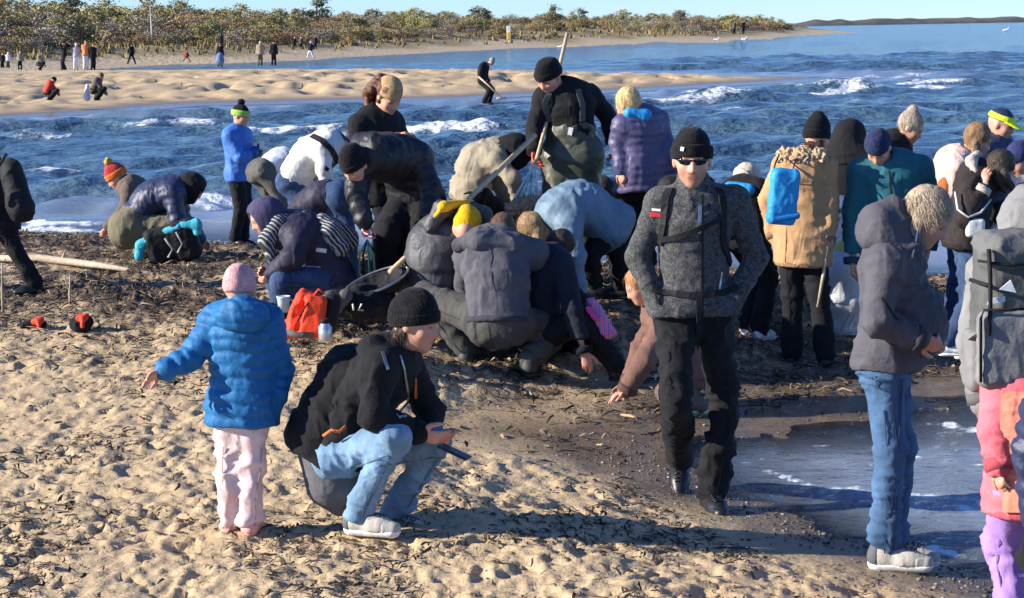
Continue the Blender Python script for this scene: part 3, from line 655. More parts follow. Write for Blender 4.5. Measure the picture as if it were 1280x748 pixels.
# ================================================================= PEOPLE
UP = A(0, 0, 1)
def yawv(deg): return A(math.sin(R(deg)), -math.cos(R(deg)), 0)      # 0 faces the camera side, 90 faces the photo's right
def frame(fwd, up):
    f = nrm(fwd); r = nrm(np.cross(f, up)); return (r, f, np.cross(r, f))      # right, forward, up
def ik(a, c, l1, l2, pole):
    v = c-a; d = np.linalg.norm(v); d2 = min(d, (l1+l2)*.999); t = v/max(d, 1e-6)
    x = (l1*l1-l2*l2+d2*d2)/(2*d2); h = math.sqrt(max(l1*l1-x*x, 0)); p = pole-t*(pole@t)
    return a+t*(x*d/d2)+nrm(p)*h
SKIN = A(.62, .33, .22)
def head_prims(c, fr, s):
    r, f, u = fr; L = lambda x, y, z: c+s*(x*r+y*f+z*u)
    g = [el(L(0, -.012, .028), fr, s*A(.076, .097, .1), .02), el(L(0, .03, -.03), fr, s*A(.062, .066, .085), .03),
         rc(L(0, .038, -.06), s*.047, L(0, .066, -.09), s*.026, k=.03*s), rc(L(0, .09, .012), s*.009, L(0, .108, -.026), s*.0125, k=.016*s),
         rc(L(-.017, .093, -.03), s*.008, L(.017, .093, -.03), s*.008, k=.012*s), rc(L(-.035, .078, .026), s*.012, L(.035, .078, .026), s*.012, k=.016*s),
         el(L(-.03, .094, .006), fr, s*A(.017, .011, .011), .012*s, True), el(L(.03, .094, .006), fr, s*A(.017, .011, .011), .012*s, True),
         rc(L(-.02, .086, -.056), s*.0075, L(.02, .086, -.056), s*.0075, k=.01*s), rc(L(-.016, .085, -.067), s*.008, L(.016, .085, -.067), s*.008, k=.01*s)]
    for q in (-1, 1):
        g.append(el(L(q*.079, -.008, -.004), fr, s*A(.011, .02, .032), .01*s)); g.append(el(L(q*.04, .058, -.022), fr, s*A(.026, .026, .026), .02*s))
    return g
def head_tone(V, c, fr, s, tone, beard=0):
    r, f, u = fr; q = (V-c)/s; x, y, z = q@r, q@f, q@u; col = np.tile(tone, (len(V), 1)).astype(float)
    def blob(cx, cz, rx, rz, cl, a, ymin=.06):
        nonlocal col
        m = np.exp(-(((np.abs(x)-cx)/rx)**2+((z-cz)/rz)**2)**2)*(y > ymin)*a; col = col*(1-m[:, None])+np.array(cl)*m[:, None]
    blob(0, -.061, .024, .011, (.42, .11, .09), .75); blob(.042, -.025, .026, .024, (.66, .25, .17), .45); blob(.031, .006, .014, .007, (.06, .04, .035), .85); blob(.033, .027, .02, .006, (.12, .07, .04), .6)
    blob(0, -.02, .014, .02, (.66, .26, .18), .4)
    if beard:
        m = sst(-.03, -.06, z)*sst(-.0, .03, y)*beard; col = col*(1-m[:, None])+np.array((.13, .08, .055))*m[:, None]
    return col
def hand_prims(w, d, n, side, curl=.6, s=1., spread=.0, thumb=.5):
    """w wrist, d pointing along the hand, n out of the palm, side = +1/-1 which side the thumb leaves"""
    d = nrm(d); n = nrm(n-d*(n@d)); b = np.cross(d, n)*side; g = [rc(w-d*.03, .027*s, w+d*.03*s, .03*s, n=n, q=.62, k=.02), rc(w+d*.025*s, .034*s, w+d*.075*s, .036*s, n=n, q=.42, k=.015)]
    for i, (o, l) in enumerate(((.029, .92), (.0095, 1.), (-.0105, .95), (-.029, .75))):
        p = w+d*(.082-.008*abs(i-1.2))*s+b*o*s; a = curl*(.75+.12*i); dd = nrm(d+b*spread*(1.5-i)*.3)
        for ln, r0, r1 in ((.042*l, .0095, .0088), (.028*l, .0088, .0082), (.022*l, .0082, .007)):
            dd = nrm(dd*math.cos(a)+n*math.sin(a)); q = p+dd*ln*s; g.append(rc(p, r0*s, q, r1*s, k=.005)); p = q
    p = w+d*.025*s+b*.026*s; td = nrm(d*.7+b*.75+n*.35*thumb)
    for ln, r0, r1 in ((.04, .013, .0115), (.032, .0115, .0098), (.024, .0098, .008)):
        q = p+td*ln*s; g.append(rc(p, r0*s, q, r1*s, k=.008)); p = q; td = nrm(td*.9+n*.35*thumb+d*.25-b*.25)
    return g
def beanie(c, fr, s, kind):
    r, f, u = fr; L = lambda x, y, z: c+s*(x*r+y*f+z*u)
    tall = kind.get('tall', .0); tilt = kind.get('tilt', .18); low = kind.get('low', .03); cuff = kind.get('cuff', .055); slouch = kind.get('slouch', 0)
    pn = nrm(-u+f*tilt); base = L(0, 0, low)
    dome = [el(L(0, -.014, .035), fr, s*A(.09, .112, .108+tall), .02)]
    if slouch: dome.append(el(L(0, -.07, .09+tall*.6), fr, s*A(.07, .07, .07), .05*s))
    if kind.get('point'): dome.append(rc(L(0, -.02, .08), s*.07, L(0, -.04, .13+kind['point']), s*.018, k=.05*s))
    dome.append(cut(base, pn))
    cf = [el(L(0, -.014, .035), fr, s*A(.097, .119, .118+tall*.5), .01), cut(base, pn), cut(base-pn*cuff*s, -pn)] if cuff else None
    ang = lambda V: np.arctan2((V-c)@r, (V-c)@f)
    return dome, cf, ang
def person(label, base, yaw, H, pelvis, neck, head, hd, wa=None, wb=None, ea=None, eb=None, fa=None, fb=None, ka=None, kb=None, D=None, mid=None, sha=None, shb=None,
           ta=None, tb=None, top=None, legs=None, shoes=None, hat=None, hair=None, tone=None, vox=.013, bulk=1., hands=(None, None), cat='person', group=None, roll=0., hs=1., noleg=False, extra=None, beard=0, glasses=None, female=False, name='person', seed=None, hipw=1., pola=None, polb=None, lean=None):
    """px tuples are (photo x, photo y, metres further away than the figure's own distance)"""
    seed = seed if seed is not None else len(label)
    g0 = G(*base) if D is None else P(base[0], base[1], D)
    D = g0[1] if D is None else D
    Q = lambda t: None if t is None else P(t[0], t[1], D+(t[2] if len(t) > 2 else 0))
    h = H/1.75; fwd = yawv(yaw); lat = A(math.cos(R(yaw)), math.sin(R(yaw)), 0)
    if lat[0] < -.01: lat = -lat
    pel, nk, hc = Q(pelvis), Q(neck), Q(head)
    md = Q(mid) if mid else lerp(pel, nk, .45)-0*fwd
    tax = nrm(nk-md); latt = nrm(lat-tax*(lat@tax)); ff = np.cross(latt, tax); ff = ff*np.sign(ff@(fwd+1e-3*UP) or 1)
    if abs(ff@fwd) < .2: ff = ff*np.sign(-(ff@UP) or 1) if tax@fwd > 0 else ff*np.sign(ff@UP or 1)
    lax = nrm(md-pel); lat0 = nrm(lat-lax*(lat@lax)); f0 = np.cross(lat0, lax); f0 = f0*np.sign(f0@ff or 1)
    chest = lerp(md, nk, .62); b = bulk
    SA = Q(sha) if sha else nk-tax*.055*h-latt*.165*h*b**.5; SB = Q(shb) if shb else nk-tax*.055*h+latt*.165*h*b**.5
    HA, HB = pel-lat0*.078*h*hipw, pel+lat0*.078*h*hipw
    root = link(name, None, loc=g0); tag(root, label, cat, group); base = g0
    # arms
    arms = []
    for S, wq, eq, pol in ((SA, wa, ea, pola), (SB, wb, eb, polb)):
        if wq is None: arms.append(None); continue
        W = Q(wq); pv = A(*pol) if pol else -fwd*.6-UP*.8
        E = Q(eq) if eq else ik(S, W, .29*h, .26*h, pv); arms.append((S, E, W))
    lg = []
    for Hp, fq, kq in ((HA, fa, ka), (HB, fb, kb)):
        if fq is None: lg.append(None); continue
        An = Q(fq); K = Q(kq) if kq else ik(Hp, An, .43*h, .42*h, fwd+UP*.1); lg.append((Hp, K, An))
    def torso(e, w=1.):
        # half widths across, depth set by the flattening
        return [rc(pel, (.152*h)*b*w+e, md, (.138*h)*b*w+e, n=f0, q=.78, k=.04), rc(md, (.138*h)*b*w+e, chest, (.162*h)*b*w+e, n=ff, q=.78, k=.05), rc(chest, (.158*h)*b*w+e, nk-tax*.06*h, .095*h*b*w+e, n=ff, q=.76, k=.05),
                rc(SA, .058*h*b+e, lerp(chest, nk, .55), .075*h*b+e, k=.05), rc(SB, .058*h*b+e, lerp(chest, nk, .55), .075*h*b+e, k=.05)]
    def armp(e, w=1., end=1.):
        o = []
        for a in arms:
            if a is None: continue
            S, E, W = a; W2 = lerp(E, W, end); o += [rc(S, .056*h*b*w+e, E, .045*h*b*w+e, k=.03), rc(E, .045*h*b*w+e, W2, (.034*h*b*w+e), k=.02)]
        return o
    def legp(e, w=1., end=1., flare=0.):
        o = [rc(lerp(HA, HB, .5-.5*w**2), .1*h*b*w+e, lerp(HA, HB, .5+.5*w**2), .1*h*b*w+e, n=f0, q=.95, k=.05)]
        for l in lg:
            if l is None: continue
            Hp, K, An = l; A2 = lerp(K, An, end); o += [rc(Hp, .088*h*b*w+e, K, .058*h*b*w+e, k=.05), rc(K, .058*h*b*w+e, A2, .043*h*w+e+flare, k=.03)]
        return o
    hf = nrm(yawv(hd[0])*math.cos(R(hd[1]))+UP*math.sin(R(hd[1])))     # looking direction: yaw, pitch (negative looks down)
    hup = UP if abs(hd[1]) < 60 else nrm(yawv(hd[0]))*(1 if hd[1] < 0 else -1)
    if roll: hup = nrm(UP+np.cross(hf, UP)*math.tan(R(roll)))
    fr = frame(hf, hup); s = hs*h**.55
    tone = SKIN if tone is None else A(*tone)
    # -- skin: core, head and hands in one mesh
    cv = min(.02, vox*1.7) if vox < .02 else vox
    parts = []
    core = torso(-.012)+armp(-.006, .95, .97)+([] if noleg else legp(-.008, .95)); parts.append((*surf(core, max(cv, .034)), None))
    hp = head_prims(hc, fr, s)+[rc(hc+s*(-.018*fr[1]-.05*fr[2]), .052*s, nk-tax*.05, .062*h, k=.03)]
    V, Fc = surf(hp, .0055 if vox < .0095 else (.0095 if vox < .02 else .028)); parts.append((V, Fc, head_tone(V, hc, fr, s, tone, beard)))
    for a, hn, sd in zip(arms, hands, (-1, 1)):
        if a is None or hn == 'hide': continue
        S, E, W = a; hn = hn or {}
        d = A(*hn['d']) if 'd' in hn else nrm(W-E); n = A(*hn['n']) if 'n' in hn else nrm(fwd*.3-lat*sd+.01)
        W0 = W
        if vox > .02: hpv = [rc(W0-nrm(d)*.03, .03, W0+nrm(d)*.1*h, .035*h, k=.01)]
        else: hpv = hand_prims(W0, d, n, hn.get('side', sd), hn.get('curl', .55), h**.7*hn.get('s', 1.), hn.get('spread', 0.), hn.get('thumb', .5))
        V, Fc = surf(hpv, .0055 if vox < .0095 else (.0085 if vox < .02 else .035)); parts.append((V, Fc, np.tile(A(*hn['tone']) if 'tone' in hn else tone*A(1, .9, .88), (len(V), 1))))
    VV, FF, CC, o_ = [], [], [], 0
    for V, Fc, c in parts:
        VV.append(V); FF.append(Fc+o_); o_ += len(V); CC.append(c if c is not None else np.tile(tone, (len(V), 1)))
    add_part('body', np.concatenate(VV), np.concatenate(FF), skinmat(), root, base, np.concatenate(CC))
    info = dict(root=root, base=base, pel=pel, md=md, nk=nk, hc=hc, fr=fr, s=s, ff=ff, f0=f0, tax=tax, lat=latt, lat0=lat0, fwd=fwd, arms=arms, legs=lg, h=h, SA=SA, SB=SB, D=D, Q=Q, chest=chest, vox=vox)
    # -- jacket
    if top:
        e = top.get('e', .025); hem = top.get('hem', .06)*h; tp = torso(e, top.get('w', 1.))+armp(top.get('se', e*.75), 1., top.get('send', .98))
        hx = nrm(pel-md) if not top.get('hdir') else nrm(A(*top['hdir'])); hp_ = pel+hx*hem
        fl = top.get('flare', .0)
        if hem > 0: tp.append(rc(pel, .152*h*b+e, hp_+hx*.06, .152*h*b+e+fl, n=f0, q=top.get('hq', .85), k=.05))
        if hem > 0:
            for l in lg:
                if l and nrm(l[1]-l[0])@hx > .6: tp.append(rc(l[0], .09*h*b+max(e, .03), lerp(l[0], l[1], .55), .085*h*b+max(e, .03), k=.06))
        if 'belly' in top: tp.append(el(Q(top['belly'][:3]), frame(fwd, UP), A(*top['belly'][3:]), .06))
        tp.append(cut(hp_, hx))
        col = top.get('collar', .07)
        if col: tp.append(rc(nk-tax*.05*h, .078*h+e*.5, nk+nrm(hc-nk)*col*h*.8, .07*h+e*.4, k=.02)); tp.append(rc(nk+nrm(hc-nk)*.02, .062*h, nk+nrm(hc-nk)*(col*h+.1), .066*h, k=.008, sub=True)) if not top.get('hood') == 'up' else None
        if top.get('hood') == 'down':
            hb = nk-ff*.085*h-tax*.01; hr = top.get('hoodr', 1.)
            tp += [rc(hb-latt*.08*h, .055*h*hr, hb+latt*.08*h, .055*h*hr, k=.03), rc(hb-ff*.01-tax*.05*h, .075*h*hr, hb-ff*.035-tax*.11*h, .055*h*hr, n=ff, q=.7, k=.04), rc(hb-latt*.09*h, .04*h*hr, nk-latt*.085*h+ff*.05*h, .03*h*hr, k=.03), rc(hb+latt*.09*h, .04*h*hr, nk+latt*.085*h+ff*.05*h, .03*h*hr, k=.03)]
        tp = [q for q in tp if q]
        if top.get('hood') == 'up':
            r_, f_, u_ = fr; L = lambda x, y, z: hc+s*(x*r_+y*f_+z*u_); hk = top.get('hoodk', 1.)
            tp += [el(L(0, -.03, .02), fr, s*A(.122, .135, .148)*hk, .03), rc(L(0, -.05, -.06), .1*s*hk, nk-ff*.02, .105*h, k=.05), el(L(0, .115*hk, -.005), fr, s*A(.082, .1, .115), .02, True)]
        V, Fc = surf(tp, vox*(1.25 if vox < .0095 else 1.6 if vox < .02 else 1.4))
        segs = [(pel+hx*hem, pel, .15*h, 0), (pel, md, .15*h, hem), (md, nk, .15*h, hem+np.linalg.norm(md-pel))]
        for a in arms:
            if a: l1 = np.linalg.norm(a[1]-a[0]); segs += [(a[0], a[1], .055*h, 0), (a[1], a[2], .045*h, l1)]
        top = dict(top)
        if arms[0] or arms[1]: top.setdefault('stack', .012 if not top.get('quilt') else .005); top['joints'] = [(.29*h, .07), (.5*h, .06)]
        V = cloth(V, Fc, segs, top, seed); add_part(top.get('name', 'jacket'), V, Fc, top['m'], root, base); info['top'] = tp
        sm_ = darker(top['m'])
        if sm_ and vox < .0125:
            if not top.get('hemm') and hem > -.01 and not top.get('quilt'): top['hemm'] = sm_
            if abs(yaw) > 125 and abs(yaw) < 235 and not top.get('quilt'):
                ribbon('yoke_seam', tp, [lerp(SA, SB, t)-tax*(.06+.03*math.sin(math.pi*t))*h-ff*.45 for t in np.linspace(.02, .98, 8)], .007, sm_, root, base, .003, 18)
                if not top.get('quilt'): ribbon('back_seam', tp, [lerp(pel+hx*hem*.9, nk-tax*.09, t)-ff*.45 for t in np.linspace(0, 1, 8)], .006, sm_, root, base, .003, 18)
            if not top.get('cuffm') and not top.get('quilt'): top['cuffm'] = sm_
        if top.get('cuffm'):
            for a in arms:
                if a: d = nrm(a[2]-a[1]); tube_part('cuff', [a[2]-d*.035, a[2]+d*.012], [.036*h*b+top.get('se', e*.75)+.006, .034*h*b+top.get('se', e*.75)+.004], top['cuffm'], root, base, 16)
        if top.get('hemm'):
            band = [rc(pel+hx*(hem-.05), .152*h*b+e+.004, hp_+hx*.05, .152*h*b+e+.004+fl, n=f0, q=top.get('hq', .85)), cut(hp_+hx*.012, hx), cut(hp_-hx*.03, -hx)]
            V, Fc = surf(band, vox*1.3); add_part('hem_band', V, Fc, top['hemm'], root, base)
        if top.get('fur'):
            r_, f_, u_ = fr; hb = nk-ff*.085*h+tax*.03; pts = [nk-latt*.13*h+ff*.06*h-tax*.02, hb-latt*.13*h, hb-ff*.04+tax*.0, hb+latt*.13*h, nk+latt*.13*h+ff*.06*h-tax*.02]
            V, Fc = surf([rc(pts[i], .05*h, pts[i+1], .05*h, k=.03) for i in range(4)], vox*.8); N = vnormals(V, Fc)
            V = V+N*(.022*noise3(V[:, 0]*70, V[:, 1]*70, V[:, 2]*70)+.012*noise3(V[:, 0]*150, V[:, 1]*150, V[:, 2]*150))[:, None]
            add_part('fur_trim', V, Fc, top['fur'], root, base)
        if top.get('zip') is not None:
            pts = [lerp(pel+hx*hem*.8, nk, t)+ff*.2 for t in np.linspace(.02, 1.0, 10)]; ribbon('zip', tp, pts, .012, top['zip'], root, base, .004, 24)
    if legs and not noleg:
        e = legs.get('e', .012); lp = legp(e, legs.get('w', 1.), legs.get('end', .97), legs.get('flare', .012))+[rc(pel+(md-pel)*.25, (.13*h*b+e)*legs.get('w', 1.), pel, (.14*h*b+e)*legs.get('w', 1.), n=f0, q=.8, k=.05)]
        V, Fc = surf(lp, vox*(1.4 if vox < .0095 else 1.9)); segs = []
        for l in lg:
            if l: l1 = np.linalg.norm(l[1]-l[0]); segs += [(l[0], l[1], .08*h, 0), (l[1], l[2], .05*h, l1)]
        V = cloth(V, Fc, segs, dict(fold=legs.get('fold', .013), ffreq=legs.get('ffreq', 8.), quilt=legs.get('quilt'), stack=legs.get('stack', .02), sfreq=24, joints=[(.43*h, .09), (.82*h, .11), (.02, .07)]), seed+5); add_part(legs.get('name', 'trousers'), V, Fc, legs['m'], root, base); info['legp'] = lp
        sm_ = darker(legs['m'])
        if sm_ and vox < .0125:
            for l, sg in zip(lg, (-1, 1)):
                if l:
                    o_ = (CAM-l[1]); o_ = nrm(A(o_[0], o_[1], 0))*.35
                    try: ribbon('leg_seam', lp, [lerp(l[0], l[1], t)+o_+lat*sg*.035 for t in (.35, .7)]+[lerp(l[1], l[2], t)+o_+lat*sg*.02 for t in (0, .5, .9)], .006, sm_, root, base, .002, 18)
                    except Exception: pass
        if legs.get('hemm'):
            for l in lg:
                if l: d = nrm(l[2]-l[1]); tube_part('trouser_cuff', [l[2]-d*.04, l[2]+d*.012], [.05*h+e+.012, .05*h+e+.012], legs['hemm'], root, base, 14)
    if shoes:
        for l, q in zip(lg, (ta, tb)):
            if l is None: continue
            Hp, K, An = l; yw, pt = (q if isinstance(q, tuple) else (yaw if q is None else q, 0)); fd = nrm(yawv(yw)*math.cos(R(pt))+UP*math.sin(R(pt))); su = frame(fd, UP)[2]; k = h*shoes.get('s', 1.); heel = An-su*.045*k
            sp = [rc(An+su*.03*k, .047*k, heel-fd*.02*k, .043*k, k=.03), rc(heel-fd*.02*k-su*.005, .042*k, heel+fd*.1*k-su*.012*k, .046*k, k=.04), rc(heel+fd*.08*k-su*.012*k, .046*k, heel+fd*.165*k-su*.02*k, .034*k, k=.03)]
            if shoes.get('boot'): sp.append(rc(An+su*.03*k, .052*k, An+nrm(K-An)*shoes['boot']*k, .058*k, k=.03))
            zc = heel-su*.045*k; sp.append(cut(zc+su*.012*k, -su)); V, Fc = surf(sp, vox*(1. if vox < .0095 else 1.7)); o = add_part('boot' if shoes.get('boot') else 'shoe', V, Fc, shoes['m'], root, base)
            so = [rc(heel-fd*.025*k-su*.02*k, .05*k, heel+fd*.16*k-su*.02*k, .044*k, k=.01), cut(zc+su*.018*k, su), cut(zc-su*.012*k, -su)]
            if vox < .0095:
                for q_ in range(4):
                    c_ = heel+fd*(.075+.022*q_)*k+su*.08*k; sd_v = np.cross(fd, su); ps, _ = onto(sp[:-1], [c_+sd_v*x*k-su*abs(x)*.6*k for x in (-.034, -.017, 0, .017, .034)], .003); tube_part('lace', ps, .005*k, shoes.get('lm', shoes['sole']), o, base, 5)
            if vox < .0095 and not shoes.get('boot'):
                V, Fc = surf(sp[:-1]+[cut(heel+fd*.13*k, -fd), cut(zc+su*.05*k, su), cut(zc+su*.014*k, -su)], vox*.6); add_part('toe_cap', V+vnormals(V, Fc)*.003, Fc, shoes.get('tm', shoes['sole']), o, base)
                V, Fc = surf(sp[:-1]+[cut(heel-fd*.028*k, fd), cut(An+su*.01, su), cut(zc+su*.014*k, -su)], vox*.6); add_part('heel_tab', V+vnormals(V, Fc)*.003, Fc, shoes.get('lm', shoes['sole']), o, base)
            if vox < .02:
                V, Fc = surf(so, vox*(.9 if vox < .0095 else 1.6)); add_part('sole', V, Fc, shoes['sole'], o, base)
    if hat:
        if hat['k'] == 'beanie':
            dome, cf, ang = beanie(hc, fr, s, hat); hv = vox*.82 if vox < .02 else .024
            V, Fc = surf(dome, hv); N = vnormals(V, Fc); V = V+N*(.0018*np.sin(hat.get('rib', 46)*ang(V))+.006*noise3(V[:, 0]*16, V[:, 1]*16, V[:, 2]*16))[:, None]; o = add_part('hat', V, Fc, hat['m'], root, base)
            info['hat'] = o; info['hatp'] = dome
            if cf:
                V, Fc = surf(cf, hv); N = vnormals(V, Fc); V = V+N*(.0022*np.sin(hat.get('rib', 46)*ang(V)))[:, None]; add_part('cuff', V, Fc, hat.get('cm', hat['m']), o, base); info['cuffp'] = cf
            if hat.get('pom'):
                c = hc+s*(fr[2]*(.16+hat.get('tall', 0))-fr[1]*.04); V, Fc = surf([el(c, fr, s*A(.042, .042, .042))], hv); N = vnormals(V, Fc)
                V = V+N*(.014*noise3(V[:, 0]*90, V[:, 1]*90, V[:, 2]*90))[:, None]; add_part('pompom', V, Fc, hat.get('pm', hat['m']), o, base)
        else:       # cap with a peak
            r_, f_, u_ = fr; L = lambda x, y, z: hc+s*(x*r_+y*f_+z*u_)
            V, Fc = surf([el(L(0, -.012, .035), fr, s*A(.088, .108, .098)), cut(L(0, 0, .035), -u_)], vox*.6); o = add_part('cap', V, Fc, hat['m'], root, base)
            V, Fc = surf([rc(L(0, .05, .04), s*.082, L(0, .13, .022), s*.06, n=u_, q=.13)], vox*.5); add_part('peak', V, Fc, hat.get('pm', hat['m']), o, base)
            if hat.get('band'):
                V, Fc = surf([el(L(0, -.012, .035), fr, s*A(.092, .113, .1)), cut(L(0, 0, .04), -u_), cut(L(0, 0, .085), u_)], vox*.6); add_part('band', V, Fc, hat['band'], o, base)
    if hair:
        r_, f_, u_ = fr; L = lambda x, y, z: hc+s*(x*r_+y*f_+z*u_); hv = vox*.85 if vox < .02 else .028; g = []
        kd = hair['k']
        if kd != 'under': g += [el(L(0, -.022, .036), fr, s*A(.09, .106, .108), .03), el(L(0, .105, -.05), fr, s*A(.075, .075, .1), .03, True), cut(L(0, -.05, -.075), nrm(-u_*.9+f_*.35))]
        if kd == 'long' or kd == 'under' or kd == 'bob':
            ln = hair.get('len', .25); dn = A(*hair['dn']) if 'dn' in hair else nrm(-UP-.15*f_)
            for x, w_ in ((-.068, .026), (-.035, .036), (0, .04), (.035, .036), (.068, .026)) if kd != 'under' else ((-.05, .02), (0, .024), (.05, .02)):
                p0 = L(x, -.045+abs(x)*.5, -.03); p1 = p0+dn*ln*.5*s-f_*.02; p2 = p0+dn*ln*s
                g += [rc(p0, w_*s, p1, w_*s*1.05, k=.03), rc(p1, w_*s*1.05, p2, w_*s*.5, k=.03)]
            if hair.get('front'):
                for x in (-.088, .088): g.append(rc(L(x, .025, .01), .024*s, L(x*1.02, .03, .01)+dn*hair['front']*s, .018*s, k=.03))
        if kd == 'bun': g.append(el(L(0, -.06, .135), fr, s*A(.045, .045, .045), .02))
        if kd == 'curly':
            cr_ = np.random.default_rng(5)
            for i in range(54):
                q = nrm(cr_.normal(size=3)+A(0, -.5, -.1)); g.append(el(L(q[0]*.11, -.075+q[1]*.085, -.04+q[2]*.14), fr, s*A(1, 1, 1)*cr_.uniform(.025, .045), .012))
        V, Fc = surf(g, hv); N = vnormals(V, Fc); sp_ = np.stack([(V-hc)@r_, (V-hc)@f_], 1)
        V = V+N*(.0035*noise3(sp_[:, 0]*75, sp_[:, 1]*75, (V-hc)@u_*7)+(.012*noise3(V[:, 0]*30, V[:, 1]*30, V[:, 2]*30) if kd == 'curly' else .004*noise3(V[:, 0]*22, V[:, 1]*22, V[:, 2]*22)))[:, None]
        if vox < .02 and kd != 'curly':          # loose strands over the mass
            N = vnormals(V, Fc); rr = np.random.default_rng(seed); dn_ = nrm(A(*hair['dn']) if 'dn' in hair else -UP-.1*f_); k = rr.choice(len(V), min(len(V), hair.get('ns', 500))); k = k[np.abs(N[k]@dn_) < .75]; p = V[k]+N[k]*.001; nn = N[k]
            rows = []; stp = hair.get('sl', .075)*s/4; jit = rr.normal(size=(len(k), 3))*.22; side = np.cross(nn, np.tile(dn_, (len(k), 1))); side /= np.maximum(np.linalg.norm(side, axis=1, keepdims=True), 1e-6)
            for q in range(5):
                wd_ = .0011*(1-q*.2); rows.append(np.stack([p-side*wd_, p+side*wd_], 1)); tg = dn_+jit*.45-nn*((dn_*nn).sum(1))[:, None]*(.9 if q < 2 else .3); tg /= np.maximum(np.linalg.norm(tg, axis=1, keepdims=True), 1e-6); p = p+tg*stp+nn*(.002 if q < 2 else -.001)
            SV = np.stack(rows, 1).reshape(-1, 3); o2 = np.arange(len(k))*10+len(V); Fc = np.concatenate([Fc]+[np.stack([o2+2*q, o2+2*q+1, o2+2*q+3, o2+2*q+2], 1) for q in range(4)]); V = np.concatenate([V, SV])
        add_part('hair', V, Fc, hair['m'], root, base)
    if glasses is not None:
        r_, f_, u_ = fr; L = lambda x, y, z: hc+s*(x*r_+y*f_+z*u_)
        g = [el(L(x, .092-abs(x)*.28, .012), (nrm(r_-f_*.35*np.sign(x)), nrm(f_+r_*.35*np.sign(x)), u_), s*A(.033, .008, .02), .004) for x in (-.033, .033)]+[rc(L(-.012, .098, .017), .005, L(.012, .098, .017), .005, k=.005)]
        g += [rc(L(x, .07, .016), .0045, L(x*1.22, -.01, .012), .004, k=.004) for x in (-.066, .066)]
        V, Fc = surf(g, .004); add_part('sunglasses', V, Fc, glasses, root, base)
    return info
# ---- cloth and other stuffs
M = dict(
 black=fabric('black_softshell', (.011, .011, .013), .85), black2=fabric('black_nylon', (.011, .011, .014), .5, spec=.4), blackwool=knit('black_wool', (.005, .005, .006), (.018, .018, .02), 120),
 blue=fabric('blue_nylon', (.012, .13, .32), .6, spec=.3), pinkwool=knit('pink_wool', (.55, .24, .24), (.85, .48, .46), 130), pink=fabric('pale_pink_nylon', (.8, .56, .53), .6), pinkdk=fabric('pink_boot', (.75, .36, .31), .7),
 jeans=denim('blue_denim', (.055, .115, .215)), jeanslt=denim('washed_denim', (.16, .26, .38)), jeansdk=denim('dark_denim', (.035, .065, .14)),
 greyj=fabric('plum_grey_softshell', (.085, .08, .092), .75), knit=knit('charcoal_melange_knit', (.024, .024, .025), (.13, .13, .127), 120), white=plain('white_rubber', (.75, .74, .7), .6), beige=fabric('beige_mesh', (.5, .46, .39), .85),
 blackleather=plain('black_leather', (.015, .015, .016), .4), glass=plain('dark_lens', (.008, .008, .009), .08, 0, .1), silver=plain('zip_metal', (.35, .35, .34), .35, .8), strap=fabric('black_webbing', (.013, .013, .015), .7),
 red=fabric('red_thread', (.5, .03, .04), .8), orange=fabric('orange_cord', (.7, .18, .05), .7), blond=hairmat('ash_blond_hair', (.5, .38, .25)), gold=hairmat('golden_hair', (.6, .36, .13)), brown=hairmat('brown_hair', (.13, .07, .035)), dkbrown=hairmat('dark_hair', (.05, .028, .016)), ginger=hairmat('ginger_hair', (.55, .24, .09)),
 phone=plain('black_plastic', (.012, .012, .014), .25), dkgrey=fabric('dark_grey_cloth', (.11, .11, .12), .85), coral=fabric('coral_fleece', (.85, .15, .18), .8), coral2=fabric('light_coral_fleece', (.85, .3, .2), .8), purple=fabric('lilac_cotton', (.38, .22, .55), .8), greypack=fabric('grey_ripstop', (.095, .097, .093), .7), greypack2=fabric('light_grey_mesh', (.2, .195, .19), .85), navy=fabric('navy_nylon', (.018, .026, .07), .5, spec=.5))

def poly_part(name, pts, mat, root, base, thick=.006, n=None):
    """a thin plate with the given outline"""
    pts = np.array(pts, float); nn = nrm(np.cross(pts[1]-pts[0], pts[2]-pts[0])) if n is None else nrm(n); k = len(pts)
    V = np.concatenate([pts, pts+nn*thick]); Fc = [list(range(k))[::-1], list(range(k, 2*k))]+[[i, (i+1) % k, (i+1) % k+k, i+k] for i in range(k)]
    return link(name, make_mesh(name, V-base, Fc, False), mat, root)
def thing(name, label, cat, base, group=None): return tag(link(name, None, loc=base), label, cat, group)
def blob(name, prims, vox, mat, root, base, style=None, segs=None, seed=1):
    V, Fc = surf(prims, vox)
    if style: V = cloth(V, Fc, segs or [(base, base+UP*.3, .1, 0)], style, seed)
    return add_part(name, V, Fc, mat, root, base)

